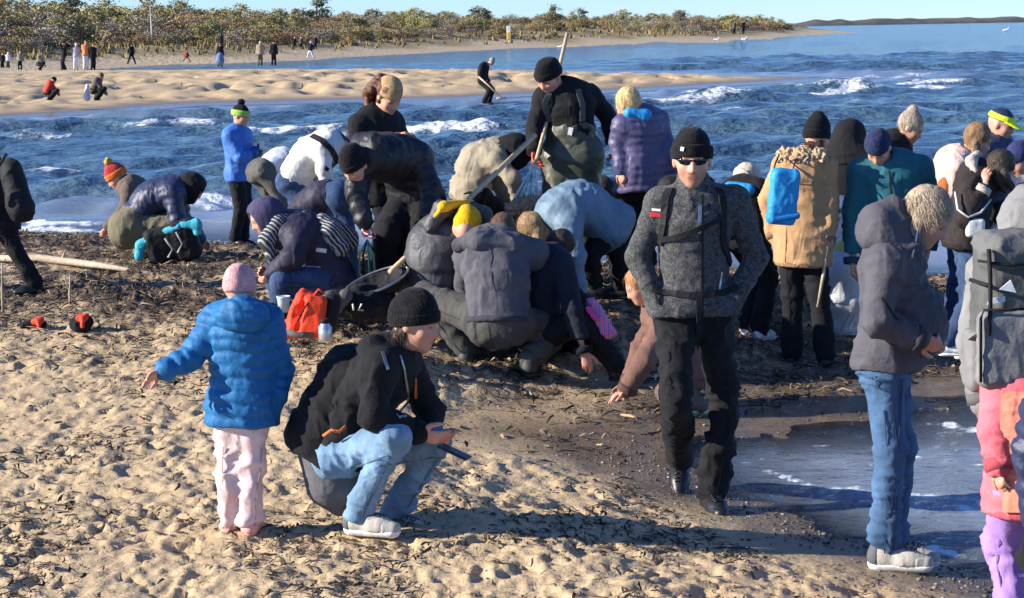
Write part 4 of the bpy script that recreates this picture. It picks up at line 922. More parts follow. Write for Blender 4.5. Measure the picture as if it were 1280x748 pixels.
# child with the outstretched arm
c = person('small child in quilted blue jacket, pink hat and pink trousers with one arm out', (298, 667), 172, 1.2, (304, 508), (302, 392), (301, 362), (165, -8), wa=(204, 464, -.12), ea=(238, 448, -.05), wb=(346, 500, .0), eb=(350, 462, .06), fa=(288, 652, .02), fb=(313, 650, -.03),
    ka=(285, 598, -.02), kb=(313, 598, -.04), vox=.008, bulk=1.18, hs=1.0, top=dict(m=M['blue'], e=.028, hem=.125, quilt=.058, qamp=.013, fold=.006, hood='down', hoodr=1.35, collar=.06), legs=dict(m=M['pink'], e=.018, fold=.024, ffreq=12, w=.78), shoes=dict(m=M['pinkdk'], sole=M['pinkdk'], s=1.0), hat=dict(k='beanie', m=M['pinkwool'], low=-.02, cuff=.0, tilt=-.05, tall=.0), hands=(dict(curl=.3), 'hide'))
Q = c['Q']; blob('hood', [el(Q((303, 396, -.11)), (A(1, 0, 0), A(0, 1, 0), UP), (.125, .06, .075), .03), rc(Q((274, 392, -.03)), .035, Q((300, 384, -.1)), .04, k=.04), rc(Q((330, 392, -.03)), .035, Q((304, 384, -.1)), .04, k=.04)], .008, M['blue'], c['root'], c['base'], dict(quilt=.05, qamp=.008, fold=.008), [(Q((302, 425)), Q((302, 370)), .1, 0)])

# woman crouching with a phone
c = person('crouching woman in black jacket, black beanie and pale jeans holding a phone', (472, 662), 66, 1.7, (425, 572, .03), (492, 447, -.02), (519, 404, -.02), (72, -14), mid=(448, 508, .03), wa=(522, 541, -.17), ea=(466, 520, -.24), wb=(536, 545, .02), eb=(538, 516, .18), fa=(448, 640, -.12), ka=(492, 546, -.24), fb=(490, 643, .16), kb=(546, 552, .02), sha=(474, 462, -.17), shb=(508, 458, .13),
    ta=68, tb=62, vox=.008, hs=1.04, top=dict(m=M['black'], e=.028, hem=.0, fold=.013, collar=.05, hood='down', hoodr=1.2), legs=dict(m=M['jeanslt'], e=.010, fold=.016, w=.94, stack=.024), shoes=dict(m=M['beige'], sole=M['white'], s=1.05, lm=M['dkgrey'], tm=fabric('pale_grey_toe', (.42, .39, .34), .8)), hat=dict(k='beanie', m=M['blackwool'], low=-.004, cuff=.05, tilt=.34, tall=.012),
    hands=(dict(d=(.85, -.2, -.25), n=(.1, .6, .3), curl=.55, side=1), dict(d=(.8, -.45, -.2), n=(-.2, -.3, .9), curl=.7, side=-1)), hair=dict(k='under', m=M['dkbrown'], len=.05))
Q = c['Q']
# the long tail of the jacket and a separate dark grey volume under it
tail = [rc(Q((440, 470, .05)), .15, Q((404, 545, .06)), .17, n=A(0, 1, 0), q=1.0, k=.05), rc(Q((404, 545, .06)), .15, Q((412, 575, .05)), .16, k=.05), cut(Q((392, 575, 0)), nrm(Q((380, 640, 0))-Q((425, 545, 0))))]
blob('jacket_tail', tail, .009, M['black'], c['root'], c['base'], dict(fold=.014), [(Q((470, 440)), Q((400, 590)), .15, 0)])
low = [rc(Q((410, 565, .04)), .135, Q((418, 600, .04)), .13, k=.05), rc(Q((418, 600, .04)), .11, Q((424, 632, .03)), .05, k=.05)]
blob('grey_lower_part', low, .009, M['dkgrey'], c['root'], c['base'], dict(fold=.01), [(Q((400, 560)), Q((415, 640)), .12, 0)])
for pts in ([(500, 445, -.3), (505, 462, -.3), (511, 500, -.3), (508, 520, -.3)],): ribbon('zip', c['top'], [Q(p) for p in pts], .012, M['silver'], c['root'], c['base'], .004)
ribbon('reflective_strip', c['top'], [Q((478, 440, -.3)), Q((485, 462, -.3))], .014, M['silver'], c['root'], c['base'], .003)
ribbon('zip_pull', c['top'], [Q((519, 474, -.3)), Q((520, 498, -.3))], .012, M['orange'], c['root'], c['base'], .004)
tube_part('drawcord', [Q((404, 545, -.16)), Q((414, 538, -.175)), Q((424, 540, -.17)), Q((432, 533, -.15))], .007, M['orange'], c['root'], c['base'])
pb = Q((568, 565, -.16)); ph = thing('smartphone', 'black smartphone held out by the crouching woman', 'phone', pb)
fr_ = (nrm(A(.86, -.3, -.36)), nrm(A(.3, .9, .1)), A(0, 0, 1)); fr_ = (fr_[0], nrm(np.cross(A(0, 0, 1), fr_[0])), nrm(np.cross(fr_[0], np.cross(A(0, 0, 1), fr_[0]))))
blob('case', [bxs(pb, fr_, (.075, .037, .006), .004)], .003, M['phone'], ph, pb)

# walking man
c = person('walking man in charcoal knit fleece, black beanie, sunglasses and black trousers', (889, 633), 6, 1.84, (868, 384), (868, 240), (865, 201, -.03), (-3, -7), mid=(868, 330), wa=(826, 392, -.1), ea=(797, 322, .02), wb=(908, 394, -.1), eb=(945, 322, .04), fa=(850, 573, .45), ka=(845, 502, -.26), fb=(890, 615, -.05), kb=(906, 516, -.02), sha=(825, 252), shb=(917, 250),
    ta=(-8, -38), tb=8, vox=.008, hs=1.08, bulk=1.02, top=dict(m=M['knit'], e=.016, hem=.03, fold=.010, collar=.085, zip=M['strap']), legs=dict(m=M['black'], e=.016, fold=.022, flare=.02, ffreq=8, w=.9, stack=.03), shoes=dict(m=M['blackleather'], sole=M['blackleather'], s=1.08), hat=dict(k='beanie', m=M['blackwool'], low=.008, cuff=.058, tilt=.26, tall=.014), hipw=1.2, hands=('hide', 'hide'), glasses=M['glass'], beard=.35)
Q, tp, rt, bs = c['Q'], c['top'], c['root'], c['base']
ribbon('backpack_strap', tp, [Q((838, 236, .1)), Q((832, 246, -.3)), Q((830, 280, -.3)), Q((826, 305, -.3))], .036, M['strap'], rt, bs, .012)
ribbon('backpack_strap', tp, [Q((898, 236, .1)), Q((902, 246, -.3)), Q((904, 275, -.3)), Q((903, 300, -.3)), Q((912, 330, -.1))], .036, M['strap'], rt, bs, .012)
ribbon('chest_strap', tp, [Q((826, 300, -.3)), Q((845, 297, -.3)), Q((868, 289, -.3)), Q((903, 272, -.3))], .028, M['strap'], rt, bs, .008, off=.008)
ribbon('waist_strap', tp, [Q((815, 362, -.05)), Q((830, 366, -.3)), Q((868, 370, -.3)), Q((905, 366, -.3)), Q((922, 360, -.05))], .032, M['strap'], rt, bs, .008)
ribbon('hanging_strap', tp+c['legp'], [Q((874, 370, -.3)), Q((874, 400, -.3)), Q((872, 435, -.3))], .03, M['strap'], rt, bs, .006, off=.012)
ribbon('pocket_zip', tp, [Q((875, 256, -.3)), Q((874, 292, -.3))], .018, M['silver'], rt, bs, .004)
ribbon('pocket_zip', tp, [Q((817, 352, -.3)), Q((822, 380, -.3))], .012, M['strap'], rt, bs, .004)
ribbon('pocket_zip', tp, [Q((902, 340, -.3)), Q((899, 362, -.3))], .012, M['silver'], rt, bs, .004)
ribbon('chest_badge', tp, [Q((813, 268, -.3)), Q((836, 270, -.3))], .022, M['red'], rt, bs, .003); ribbon('badge_bar', tp, [Q((815, 262, -.3)), Q((826, 263, -.3))], .012, M['white'], rt, bs, .003)
ribbon('hat_logo', c['cuffp'], [Q((851, 186, -.3)), Q((855, 187, -.3))], .02, M['white'], rt, bs, .003, n=4)
bb = c['chest']-c['ff']*.19+UP*-.02; bk = thing('backpack', 'black backpack worn on the back of the walking man', 'backpack', bb-UP*.25)
blob('bag', [bxs(bb, (c['lat'], c['ff'], UP), (.15, .075, .23), .06)], .013, M['strap'], bk, bb-UP*.25, dict(fold=.01))

# woman looking down, blue jeans
c = person('blond woman in plum grey hooded jacket and blue jeans looking down at wet sand', (1122, 711), 72, 1.68, (1107, 452), (1116, 306), (1158, 273, -.02), (66, -36), mid=(1112, 380), wa=(1150, 424, -.2), ea=(1096, 402, -.22), wb=(1162, 420, .1), eb=(1140, 390, .2), fa=(1106, 682, -.06), fb=(1116, 676, .12), ka=(1112, 562, -.1), kb=(1124, 560, .08), sha=(1106, 330, -.16), shb=(1132, 322, .14),
    ta=74, tb=70, vox=.008, hs=1.03, bulk=.98, top=dict(m=M['greyj'], e=.026, se=.022, hem=.025, fold=.014, hood=None, collar=.07, belly=(1136, 405, -.02, .14, .17, .19), flare=.0), legs=dict(m=M['jeans'], e=.008, fold=.016, ffreq=11, w=1.05, stack=.028), shoes=dict(m=M['beige'], sole=M['white'], s=1.12, lm=M['dkgrey'], tm=fabric('pale_grey_toe', (.42, .39, .34), .8)), hair=dict(k='bob', m=M['blond'], len=.075, dn=(.25, 0, -1), ns=3200, sl=.05), hands=(dict(curl=1.), dict(curl=.8)))
Q = c['Q']
blob('hood_lining', [rc(Q((1124, 270, -.02)), .03, Q((1124, 296, -.02)), .03)], .01, fabric('violet_lining', (.12, .11, .35)), c['root'], c['base'])
tube_part('earphone_cord', [Q((1147, 286, -.1)), Q((1144, 305, -.13)), Q((1140, 322, -.16))], .004, M['white'], c['root'], c['base'])
ribbon('pocket_zip', c['top'], [Q((1102, 372, -.4)), Q((1122, 400, -.4))], .01, M['strap'], c['root'], c['base'], .003)
ribbon('pocket_edge', c['legp'], [Q((1094, 470, -.3)), Q((1098, 486, -.3)), Q((1112, 490, -.3))], .006, M['jeansdk'], c['root'], c['base'], .002)
blob('hood', [el(Q((1098, 276, -.02)), (A(1, 0, 0), A(0, 1, 0), UP), (.085, .115, .085), .05), el(Q((1092, 296, -.02)), (A(1, 0, 0), A(0, 1, 0), UP), (.075, .11, .06), .06), rc(Q((1118, 258, -.02)), .045, Q((1128, 285, -.06)), .05, k=.05), rc(Q((1104, 300, -.1)), .05, Q((1140, 312, -.1)), .045, k=.05)], .009, M['greyj'], c['root'], c['base'], dict(fold=.014, ffreq=12))
ribbon('side_seam', c['legp'], [Q((1128, 462, -.3)), Q((1124, 560, -.3)), Q((1112, 660, -.3))], .01, M['jeansdk'], c['root'], c['base'], .002, n=24)

# right edge: hiker with the big grey pack
c = person('hiker in grey hooded jacket seen from behind with a big grey backpack', (1292, 790), 185, 1.72, (1292, 512), (1290, 322), (1288, 285, -.02), (180, -15), D=8.1, wa=(1228, 500, .0), ea=(1218, 430, .02), wb=(1350, 500), fa=(1270, 765), fb=(1312, 765), vox=.009, top=dict(m=fabric('stone_grey_cotton', (.22, .215, .21), .85), e=.03, hem=.04, hood='up', hoodk=1.06), legs=dict(m=M['black']), shoes=dict(m=M['blackleather'], sole=M['blackleather']), bulk=1.1, hands=(dict(tone=(.03, .03, .03)), None))
Q = c['Q']; bb = Q((1274, 385, -.26)); bk = thing('backpack', 'big grey hiking backpack with white patch carried by the hooded hiker', 'backpack', Q((1272, 490, -.26)))
b0 = Q((1272, 490, -.26)); fr_ = (A(1, .05, 0), A(-.05, 1, 0), UP)
blob('bag', [bxs(bb, fr_, (.175, .12, .29), .09)], .01, M['greypack'], bk, b0, dict(fold=.014, ffreq=11))
blob('lid', [bxs(Q((1274, 312, -.29)), fr_, (.165, .13, .075), .06)], .01, fabric('grey_lid', (.13, .13, .125), .7), bk, b0, dict(fold=.012, ffreq=12))
blob('front_pocket', [bxs(Q((1264, 436, -.40)), fr_, (.135, .05, .155), .04)], .009, M['greypack2'], bk, b0, dict(fold=.008))
for x in (1217, 1320): blob('side_pocket', [bxs(Q((x, 450, -.26)), fr_, (.03, .08, .12), .025)], .01, M['greypack2'], bk, b0, dict(fold=.008))
poly_part('white_patch', [Q((1249, 362, -.425)), Q((1270, 366, -.425)), Q((1263, 350, -.425))], M['white'], bk, b0); poly_part('white_patch', [Q((1234, 381, -.41)), Q((1256, 377, -.41)), Q((1256, 370, -.41)), Q((1236, 374, -.41))], M['white'], bk, b0)
edge = [Q((1226+d_, 388+e_, -.455)) for d_, e_ in ((0, 90), (0, 10), (4, 0), (70, -2))]; tube_part('pocket_piping', edge, .006, M['strap'], bk, b0, 6)
for x in (1236, 1300): tube_part('compression_strap', [Q((x, 312, -.43)), Q((x+2, 345, -.41)), Q((x+2, 385, -.44)), Q((x, 420, -.46))], .009, M['strap'], bk, b0, 6)
tube_part('side_strap', [Q((1213, 350, -.3)), Q((1232, 356, -.4)), Q((1240, 358, -.42))], .009, M['strap'], bk, b0, 6); tube_part('side_strap', [Q((1213, 425, -.3)), Q((1222, 420, -.4))], .009, M['strap'], bk, b0, 6)
tube_part('lid_zip', [Q((1222, 326, -.4)), Q((1260, 332, -.425)), Q((1318, 328, -.41))], .006, M['strap'], bk, b0, 6)
blob('badge', [el(Q((1225, 470, -.35)), fr_, (.02, .012, .025))], .006, plain('blue_badge', (.05, .2, .4), .5), bk, b0)
# children at the right edge
c = person('child in coral red coat and lilac trousers with ginger hair', (1280, 774), 190, 1.15, (1286, 610), (1286, 476), (1288, 440), (185, -10), D=7.75, wa=(1248, 585, -.1), ea=(1243, 545, -.05), wb=(1330, 585), fa=(1268, 762), fb=(1300, 762), vox=.009, bulk=1.25, top=dict(m=M['coral'], e=.03, hem=.14, hdir=(0, 0, -1), flare=.03), legs=dict(m=M['purple'], e=.02), shoes=dict(m=M['pinkdk'], sole=M['white']), hair=dict(k='long', m=M['ginger'], len=.26))
ribbon('coat_panel', c['top'], [c['Q']((1268, 490, -.4)), c['Q']((1266, 560, -.4)), c['Q']((1270, 640, -.4))], .1, M['coral2'], c['root'], c['base'], .012, off=.0)
c = person('child in navy quilted jacket partly beside the coral coat', (1350, 800), 200, 1.25, (1343, 640), (1343, 490), (1344, 450), (190, -5), D=7.4, wa=(1292, 640, -.02), ea=(1287, 570, -.02), wb=(1390, 640), fa=(1330, 785), fb=(1358, 785), vox=.01, bulk=1.25, top=dict(m=M['navy'], e=.03, hem=.06, quilt=.07), legs=dict(m=M['black']), shoes=dict(m=M['black'], sole=M['white']), hair=dict(k='long', m=M['brown'], len=.2))
# ---- the crowd along the wrack
M.update(purpleh=fabric('dark_purple_knit', (.07, .06, .12), .9), navyp=fabric('aubergine_nylon', (.035, .032, .055), .6), stripe=None, olive=fabric('olive_cotton', (.17, .15, .095), .9), orangewool=knit('orange_wool', (.55, .1, .02), (.8, .25, .05)), redwool=knit('red_wool', (.35, .03, .03), (.55, .07, .06)), mustard=knit('mustard_wool', (.5, .27, .05), (.65, .38, .09)),
 brownj=fabric('brown_softshell', (.13, .095, .075), .8), greyt=fabric('grey_cotton', (.105, .10, .09), .9), whitej=fabric('cream_fleece', (.72, .69, .63), .85), white2=fabric('white_shirt', (.7, .72, .74), .8), yellow=knit('yellow_wool', (.6, .3, .005), (.85, .5, .02)), yellowc=fabric('yellow_lining', (.8, .42, .02), .8), hoodie=fabric('slate_hoodie', (.095, .09, .105), .9), puffg=fabric('charcoal_nylon', (.06, .058, .062), .55, spec=.45),
 oliveg=fabric('olive_grey_trousers', (.075, .072, .065), .85), ltblue=fabric('pale_blue_nylon', (.14, .215, .28), .6, spec=.45), rubber=plain('olive_wader_rubber', (.075, .08, .05), .45), redglove=plain('red_glove', (.6, .05, .05), .6), plum=fabric('violet_nylon', (.075, .065, .14), .5, spec=.5), brightblue=fabric('azure_nylon', (.03, .3, .62), .5), tan=fabric('tan_cotton', (.46, .265, .13), .85), fur=hairmat('tan_fur', (.55, .38, .22)), bfur=hairmat('brown_fur', (.42, .26, .15)),
 teal=fabric('teal_softshell', (.022, .12, .15), .75), blushj=fabric('blush_fleece', (.72, .5, .42), .8), dkbrownj=fabric('black_brown_suede', (.03, .022, .02), .75), sherpa=knit('cream_sherpa', (.4, .33, .26), (.66, .58, .48), 60), neon=fabric('neon_yellow', (.72, .9, .03), .6), beigej=fabric('beige_cotton', (.33, .28, .2), .85), khaki=fabric('khaki_grey', (.25, .22, .17), .85), royal=fabric('royal_blue_nylon', (.06, .17, .5), .55), lime=knit('lime_wool', (.25, .42, .06), (.42, .62, .14)), turq=fabric('turquoise_nylon', (.06, .42, .52), .55), orangered=fabric('orange_red_nylon', (.8, .06, .02), .6), pole=wood('pale_pole_wood', (.78, .55, .31)), drift=wood('bleached_driftwood', (.55, .44, .31)), steel=plain('steel_flask', (.55, .55, .55), .3, .7), bucket=plain('pale_blue_plastic', (.5, .62, .72), .4), hotpink=fabric('hot_pink', (.85, .08, .32), .6), nylonm=plain('net_cord', (.75, .8, .78), .7), netgreen=plain('net_green', (.1, .35, .25), .7), cream=fabric('cream_hat', (.66, .58, .42), .9), redbrown=hairmat('auburn_hair', (.16, .06, .03)), scarfw=fabric('ivory_scarf', (.6, .5, .36), .9), rust=fabric('rust_cotton', (.5, .14, .05), .8))
t = NT('striped_scarf'); wv = t.n('TexWave', wave_type='BANDS', bands_direction='DIAGONAL'); wv.inputs['Scale'].default_value = 14; wv.inputs['Distortion'].default_value = 3; wv.inputs['Detail'].default_value = 2; t.l(t.obj(), wv.inputs['Vector'])
t.l(t.ramp(wv.outputs['Fac'], [(.55, (.03, .032, .035)), (.75, (.36, .37, .36))]), t.b.inputs['Base Color']); t.set('Roughness', .95); M['stripe'] = t.m
t = NT('pink_stripes'); wv = t.n('TexWave', wave_type='BANDS', bands_direction='X'); wv.inputs['Scale'].default_value = 11; t.l(t.obj(), wv.inputs['Vector'])
t.l(t.ramp(wv.outputs['Fac'], [(.35, (.85, .12, .4)), (.5, (.7, .62, .72)), (.7, (.3, .2, .32))]), t.b.inputs['Base Color']); M['pinkstripe'] = t.m
SH = dict(m=M['blackleather'], sole=M['blackleather']); WS = dict(m=M['white'], sole=M['white'])
BL = dict(m=M['black'], e=.014)
bk_hat = dict(k='beanie', m=M['blackwool'], low=.0, cuff=.05, tilt=.3)
LOWY = None
# left edge walker
person('walker in black bending forward with a black rucksack at the frame edge', (44, 366), -75, 1.75, (4, 282), (-28, 190), (-48, 175), (-80, -25), mid=(-12, 232), wa=(-45, 270, .2), wb=(-40, 272, -.2), fa=(-40, 352, .1), fb=(45, 355, -.1), kb=(22, 318, -.12), vox=.012, top=dict(m=M['black'], e=.02, hem=.06, hood='down'), legs=dict(m=M['black'], e=.012), shoes=SH, hat=bk_hat, tb=-70, bulk=.92)
g = P(24, 280, 16.3); bk = thing('rucksack', 'black rucksack on the back of the bending walker', 'backpack', g); q = P(25, 240, 16.3)
blob('bag', [rc(P(14, 212, 16.3), .09, P(26, 262, 16.2), .11, k=.03)], .012, M['strap'], bk, g, dict(fold=.014)); tube_part('shoulder_strap', [P(8, 192, 16.15), P(-6, 215, 16.1), P(2, 255, 16.1)], .016, M['strap'], bk, g)
# two gatherers at the sea's edge
c = person('gatherer in orange and red bobble hat and brown jacket reaching to the ground', (160, 318), -82, 1.66, (196, 276), (158, 232), (146, 222, -.02), (-80, -38), mid=(180, 248), wa=(146, 282, .16), ea=(165, 262, .2), wb=(136, 284, -.16), eb=(158, 258, -.2), fa=(200, 312, .15), ka=(165, 290, .2), fb=(205, 314, -.1), kb=(175, 296, -.1), vox=.012, top=dict(m=M['brownj'], e=.025, hem=.05, hood='down', collar=.08), legs=dict(m=M['olive']), shoes=SH, hat=dict(k='beanie', m=M['redwool'], cm=M['orangewool'], pom=True, pm=M['mustard'], low=.0, cuff=.07, tall=.02), hands=(None, dict(curl=.4)), D=19.9)
c = person('gatherer in navy quilted jacket with black hood and olive trousers bent double', (200, 325), 84, 1.7, (163, 284), (226, 238), (240, 236, 0), (90, -35), mid=(190, 248), wa=(232, 300, -.2), ea=(222, 276, -.26), wb=(250, 298, .2), fa=(176, 314, -.12), ka=(235, 286, -.16), fb=(178, 314, .15), kb=(238, 288, .18), vox=.012, bulk=1.22, top=dict(m=M['navy'], e=.035, hem=.02, quilt=.075, qamp=.012, hood=None), legs=dict(m=M['olive'], e=.03, w=1.2), shoes=SH, D=19.3)
blob('hood', [el(c['hc']-c['fr'][1]*.01, c['fr'], (.135, .16, .16)), rc(c['hc'], .12, c['nk'], .12, k=.04), el(c['hc']+c['fr'][1]*.13, c['fr'], (.09, .1, .11), .02, True)], .011, M['black'], c['root'], c['base'], dict(fold=.012))
b0 = P(212, 326, 18.8); bk = thing('backpack', 'turquoise and black backpack lying beside the navy quilted gatherer', 'backpack', b0); fr_ = (nrm(A(1, .1, .22)), A(-.1, 1, 0), UP); fr_ = (fr_[0], nrm(np.cross(UP, fr_[0])), nrm(np.cross(fr_[0], np.cross(UP, fr_[0]))))
blob('bag', [bxs(P(215, 302, 18.8), fr_, (.25, .12, .16), .07), bxs(P(232, 300, 18.8), fr_, (.12, .12, .19), .06)], .013, M['strap'], bk, b0, dict(fold=.02, ffreq=12))
for pts in ([(174, 320), (176, 306), (196, 296)], [(198, 296), (222, 284)], [(226, 284), (246, 280), (246, 290)]): blob('trim', [rc(P(*pts[i], 18.72), .05, P(*pts[i+1], 18.7), .04, k=.03, n=A(0, 1, 0), q=.8) for i in range(len(pts)-1)], .011, M['turq'], bk, b0, dict(fold=.012, ffreq=14))
for pts in ([(206, 298), (216, 312), (210, 322)], [(220, 290), (228, 305), (222, 316)]): tube_part('strap', [P(x, y, 18.6) for x, y in pts], .01, plain('grey_webbing', (.3, .3, .3), .7), bk, b0)
# boy in blue
c = person('boy in royal blue jacket and green hat standing at the water with a phone', (299, 306), 62, 1.62, (299, 216), (296, 164), (301, 145), (70, -18), wa=(318, 192, -.12), ea=(300, 198, -.22), wb=(322, 188, .08), eb=(314, 200, .15), fa=(293, 299, -.05), fb=(304, 299, .06), vox=.012, bulk=1.05, top=dict(m=M['royal'], e=.03, hem=.1, hood='down', hoodr=1.2), legs=BL, shoes=dict(m=M['blackleather'], sole=M['blackleather'], boot=.12), hat=dict(k='beanie', m=M['blackwool'], cm=M['lime'], low=.0, cuff=.075, pom=True), hands=(dict(tone=(.02, .02, .022), curl=.9), dict(tone=(.02, .02, .022), curl=.9)))
b0 = P(327, 182, c['D']-.05); ph = thing('smartphone', 'small pale phone held up by the boy in blue', 'phone', b0); blob('case', [bxs(b0, (A(1, 0, 0), A(0, 1, 0), UP), (.03, .006, .06), .005)], .005, M['white'], ph, b0)
# bent pair behind
person('person in grey trousers and white shirt bending far forward by the sea', (360, 318), 105, 1.7, (326, 214), (378, 214, .25), (395, 226, .25), (100, -60), mid=(352, 200, .1), wa=(385, 285, .3), wb=(392, 288, .1), fa=(352, 300, .1), ka=(342, 256, .1), fb=(372, 304, -.08), kb=(350, 250, -.1), vox=.012, D=18.6, bulk=.92, top=dict(m=M['white2'], e=.015, hem=-.08), legs=dict(m=M['greyt'], e=.012, w=.95, fold=.018), shoes=SH, hair=dict(k='short', m=M['brown']))
c = person('person in cream jacket with black sling strap and jeans stooping', (385, 330), 68, 1.72, (366, 226), (420, 182, -.1), (437, 178, -.1), (75, -50), mid=(388, 192, -.05), wa=(410, 232, -.28), ea=(404, 212, -.3), wb=(432, 236, .1), fa=(376, 322, -.05), ka=(388, 272, -.12), fb=(396, 322, .12), kb=(406, 270, .1), vox=.011, D=17.6, bulk=1.1, top=dict(m=M['whitej'], e=.024, hem=-.02, hood='down', hoodr=1.2, fold=.016), legs=dict(m=M['jeansdk'], e=.012, w=.92, fold=.018), shoes=SH, hat=dict(k='beanie', m=M['navy'], low=-.01, cuff=0))
ribbon('sling_strap', c['top'], [c['Q']((390, 170, -.6)), c['Q']((402, 176, -.6)), c['Q']((414, 187, -.6)), c['Q']((421, 200, -.6)), c['Q']((424, 212, -.6))], .05, M['strap'], c['root'], c['base'], .01)
person('person in dark navy jeans bending over behind the black quilted jacket', (430, 360), -100, 1.7, (425, 244), (374, 272, .1), (362, 290, .15), (-100, -60), mid=(402, 246, .02), wa=(380, 330, .3), wb=(378, 330, .0), fa=(424, 350, .12), ka=(420, 296, .1), fb=(440, 350, -.08), kb=(434, 296, -.1), D=16.2, vox=.012, bulk=1.0, top=dict(m=M['navyp'], e=.02, hem=-.06), legs=dict(m=M['jeansdk'], e=.016), shoes=SH, hair=dict(k='short', m=M['brown']))
# crouched figure with the striped scarf
c = person('crouching person in aubergine coat, purple hood and striped scarf picking at the wrack', (385, 385), -62, 1.72, (412, 350), (358, 288, -.05), (331, 272, -.1), (-70, -30), mid=(396, 300), wa=(338, 338, .05), ea=(370, 335, .2), wb=(342, 342, -.3), eb=(366, 322, -.34), fa=(352, 376, .0), ka=(345, 345, .05), fb=(380, 380, -.2), kb=(352, 352, -.34), sha=(345, 300, .1), shb=(372, 300, -.22), vox=.011, D=14.6, bulk=1.2, top=dict(m=M['navyp'], e=.04, hem=.06, quilt=.1, qamp=.01, fold=.012), legs=dict(m=M['jeansdk'], e=.02), shoes=SH, hs=1.05)
Q = c['Q']; blob('hood', [el(c['hc']-c['fr'][1]*.012, c['fr'], (.125, .15, .15)), rc(c['hc']-.02*c['fr'][1], .11, c['nk'], .1, k=.04), el(c['hc']+c['fr'][1]*.12, c['fr'], (.085, .09, .105), .02, True)], .01, M['purpleh'], c['root'], c['base'], dict(fold=.01))
blob('scarf', [rc(Q((348, 278, -.18)), .055, Q((334, 300, -.2)), .065, k=.03), rc(Q((334, 300, -.2)), .055, Q((340, 326, -.2)), .03, k=.03), rc(Q((348, 278, -.18)), .05, Q((378, 270, -.08)), .05, k=.03)], .01, M['stripe'], c['root'], c['base'], dict(fold=.012, ffreq=16))
blob('shawl', [rc(Q((404, 282, -.1)), .09, Q((434, 300, -.02)), .09, k=.04, n=A(0, 1, 0), q=.6), rc(Q((412, 290, -.16)), .08, Q((426, 310, -.16)), .06, k=.04)], .01, M['stripe'], c['root'], c['base'], dict(fold=.016, ffreq=16))
ribbon('label_patch', c['top'], [Q((395, 312, -.6)), Q((408, 314, -.6))], .03, M['white'], c['root'], c['base'], .003, n=5)
# red rucksack, beaker, flask, bag
b0 = P(384, 421, 13.1); bk = thing('rucksack', 'orange red rucksack standing on the sand beside a steel flask', 'backpack', b0); fr_ = (A(1, 0, 0), A(0, 1, 0), UP)
fa_ = (nrm(A(1, 0, -.45)), A(0, 1, 0), nrm(A(.45, 0, 1))); blob('bag', [bxs(P(380, 394, 13.12), fa_, (.095, .08, .16), .03, .02), bxs(P(392, 398, 13.05), (nrm(A(1, 0, -.2)), A(0, 1, 0), nrm(A(.2, 0, 1))), (.07, .07, .15), .03, .02), rc(P(360, 412, 13.08), .06, P(376, 410, 13.05), .06, k=.03), rc(P(380, 380, 13.05), .012, P(372, 412, 13.0), .012, k=.02, sub=True), cut(P(384, 421, 13.1), -UP)], .008, M['orangered'], bk, b0, dict(fold=.012))
blob('side_panel', [rc(P(408, 408, 13.15), .07, P(415, 378, 13.15), .06, k=.03), cut(P(384, 421, 13.1), -UP)], .011, M['strap'], bk, b0); tube_part('seam_cord', [P(372, 402, 12.99), P(380, 386, 12.97), P(390, 372, 12.99)], .006, M['strap'], bk, b0); tube_part('base_trim', [P(356, 414, 13.03), P(370, 419, 12.98), P(392, 419, 12.98)], .02, M['greypack'], bk, b0)
tube_part('top_handle', [P(392, 370, 13.05), P(398, 362, 13.05), P(406, 368, 13.05)], .008, M['orangered'], bk, b0)
def lathe(name, prof, base, mat, root, org, seg=18):
    V, Fc = [], []
    for r_, z_ in prof:
        for k in range(seg): a = 2*math.pi*k/seg; V.append(base+A(r_*math.cos(a), r_*math.sin(a), z_))
    for i in range(len(prof)-1):
        for k in range(seg): a, b_ = i*seg+k, i*seg+(k+1) % seg; Fc.append([a, b_, b_+seg, a+seg])
    Fc += [list(range(seg))[::-1], list(range((len(prof)-1)*seg, len(prof)*seg))]
    return link(name, make_mesh(name, np.array(V)-org, Fc), mat, root)
b0 = P(355, 390, 13.9); bk = thing('plastic_beaker', 'small pale blue plastic beaker by the orange red rucksack', 'beaker', b0)
lathe('cup', [(.038, 0), (.046, .1), (.05, .105), (.05, .112), (.044, .112), (.036, .01)], b0, M['bucket'], bk, b0); tube_part('handle', [b0+A(.045, 0, .09), b0+A(.08, 0, .07), b0+A(.075, 0, .035), b0+A(.042, 0, .03)], .006, M['bucket'], bk, b0)
b0 = P(407, 426, 12.9); bk = thing('steel_flask', 'squat steel flask with dark cap beside the orange red rucksack', 'flask', b0)
lathe('flask', [(.04, 0), (.046, .015), (.046, .09), (.03, .11), (.03, .115)], b0, M['steel'], bk, b0); lathe('cap', [(.03, .115), (.031, .14), (.02, .146)], b0, M['strap'], bk, b0)
b0 = P(437, 398, 13.6); bk = thing('black_bag', 'slumped black bag with white marks in front of the hoop net', 'bag', b0)
blob('bag', [rc(P(420, 378, 13.6), .09, P(462, 384, 13.6), .1, k=.04), rc(P(450, 372, 13.7), .1, P(480, 380, 13.7), .09, k=.04)], .012, M['black'], bk, b0, dict(fold=.02, ffreq=12))
blob('grey_flap', [rc(P(412, 372, 13.48), .05, P(424, 388, 13.46), .02, k=.02), rc(P(432, 370, 13.5), .05, P(420, 392, 13.46), .015, k=.02)], .01, M['greyt'], bk, b0)
for pts in ([(441, 380), (442, 388)], [(452, 380), (448, 388), (454, 388)]): tube_part('white_mark', [P(x, y, 13.46) for x, y in pts], .0065, M['white'], bk, b0)
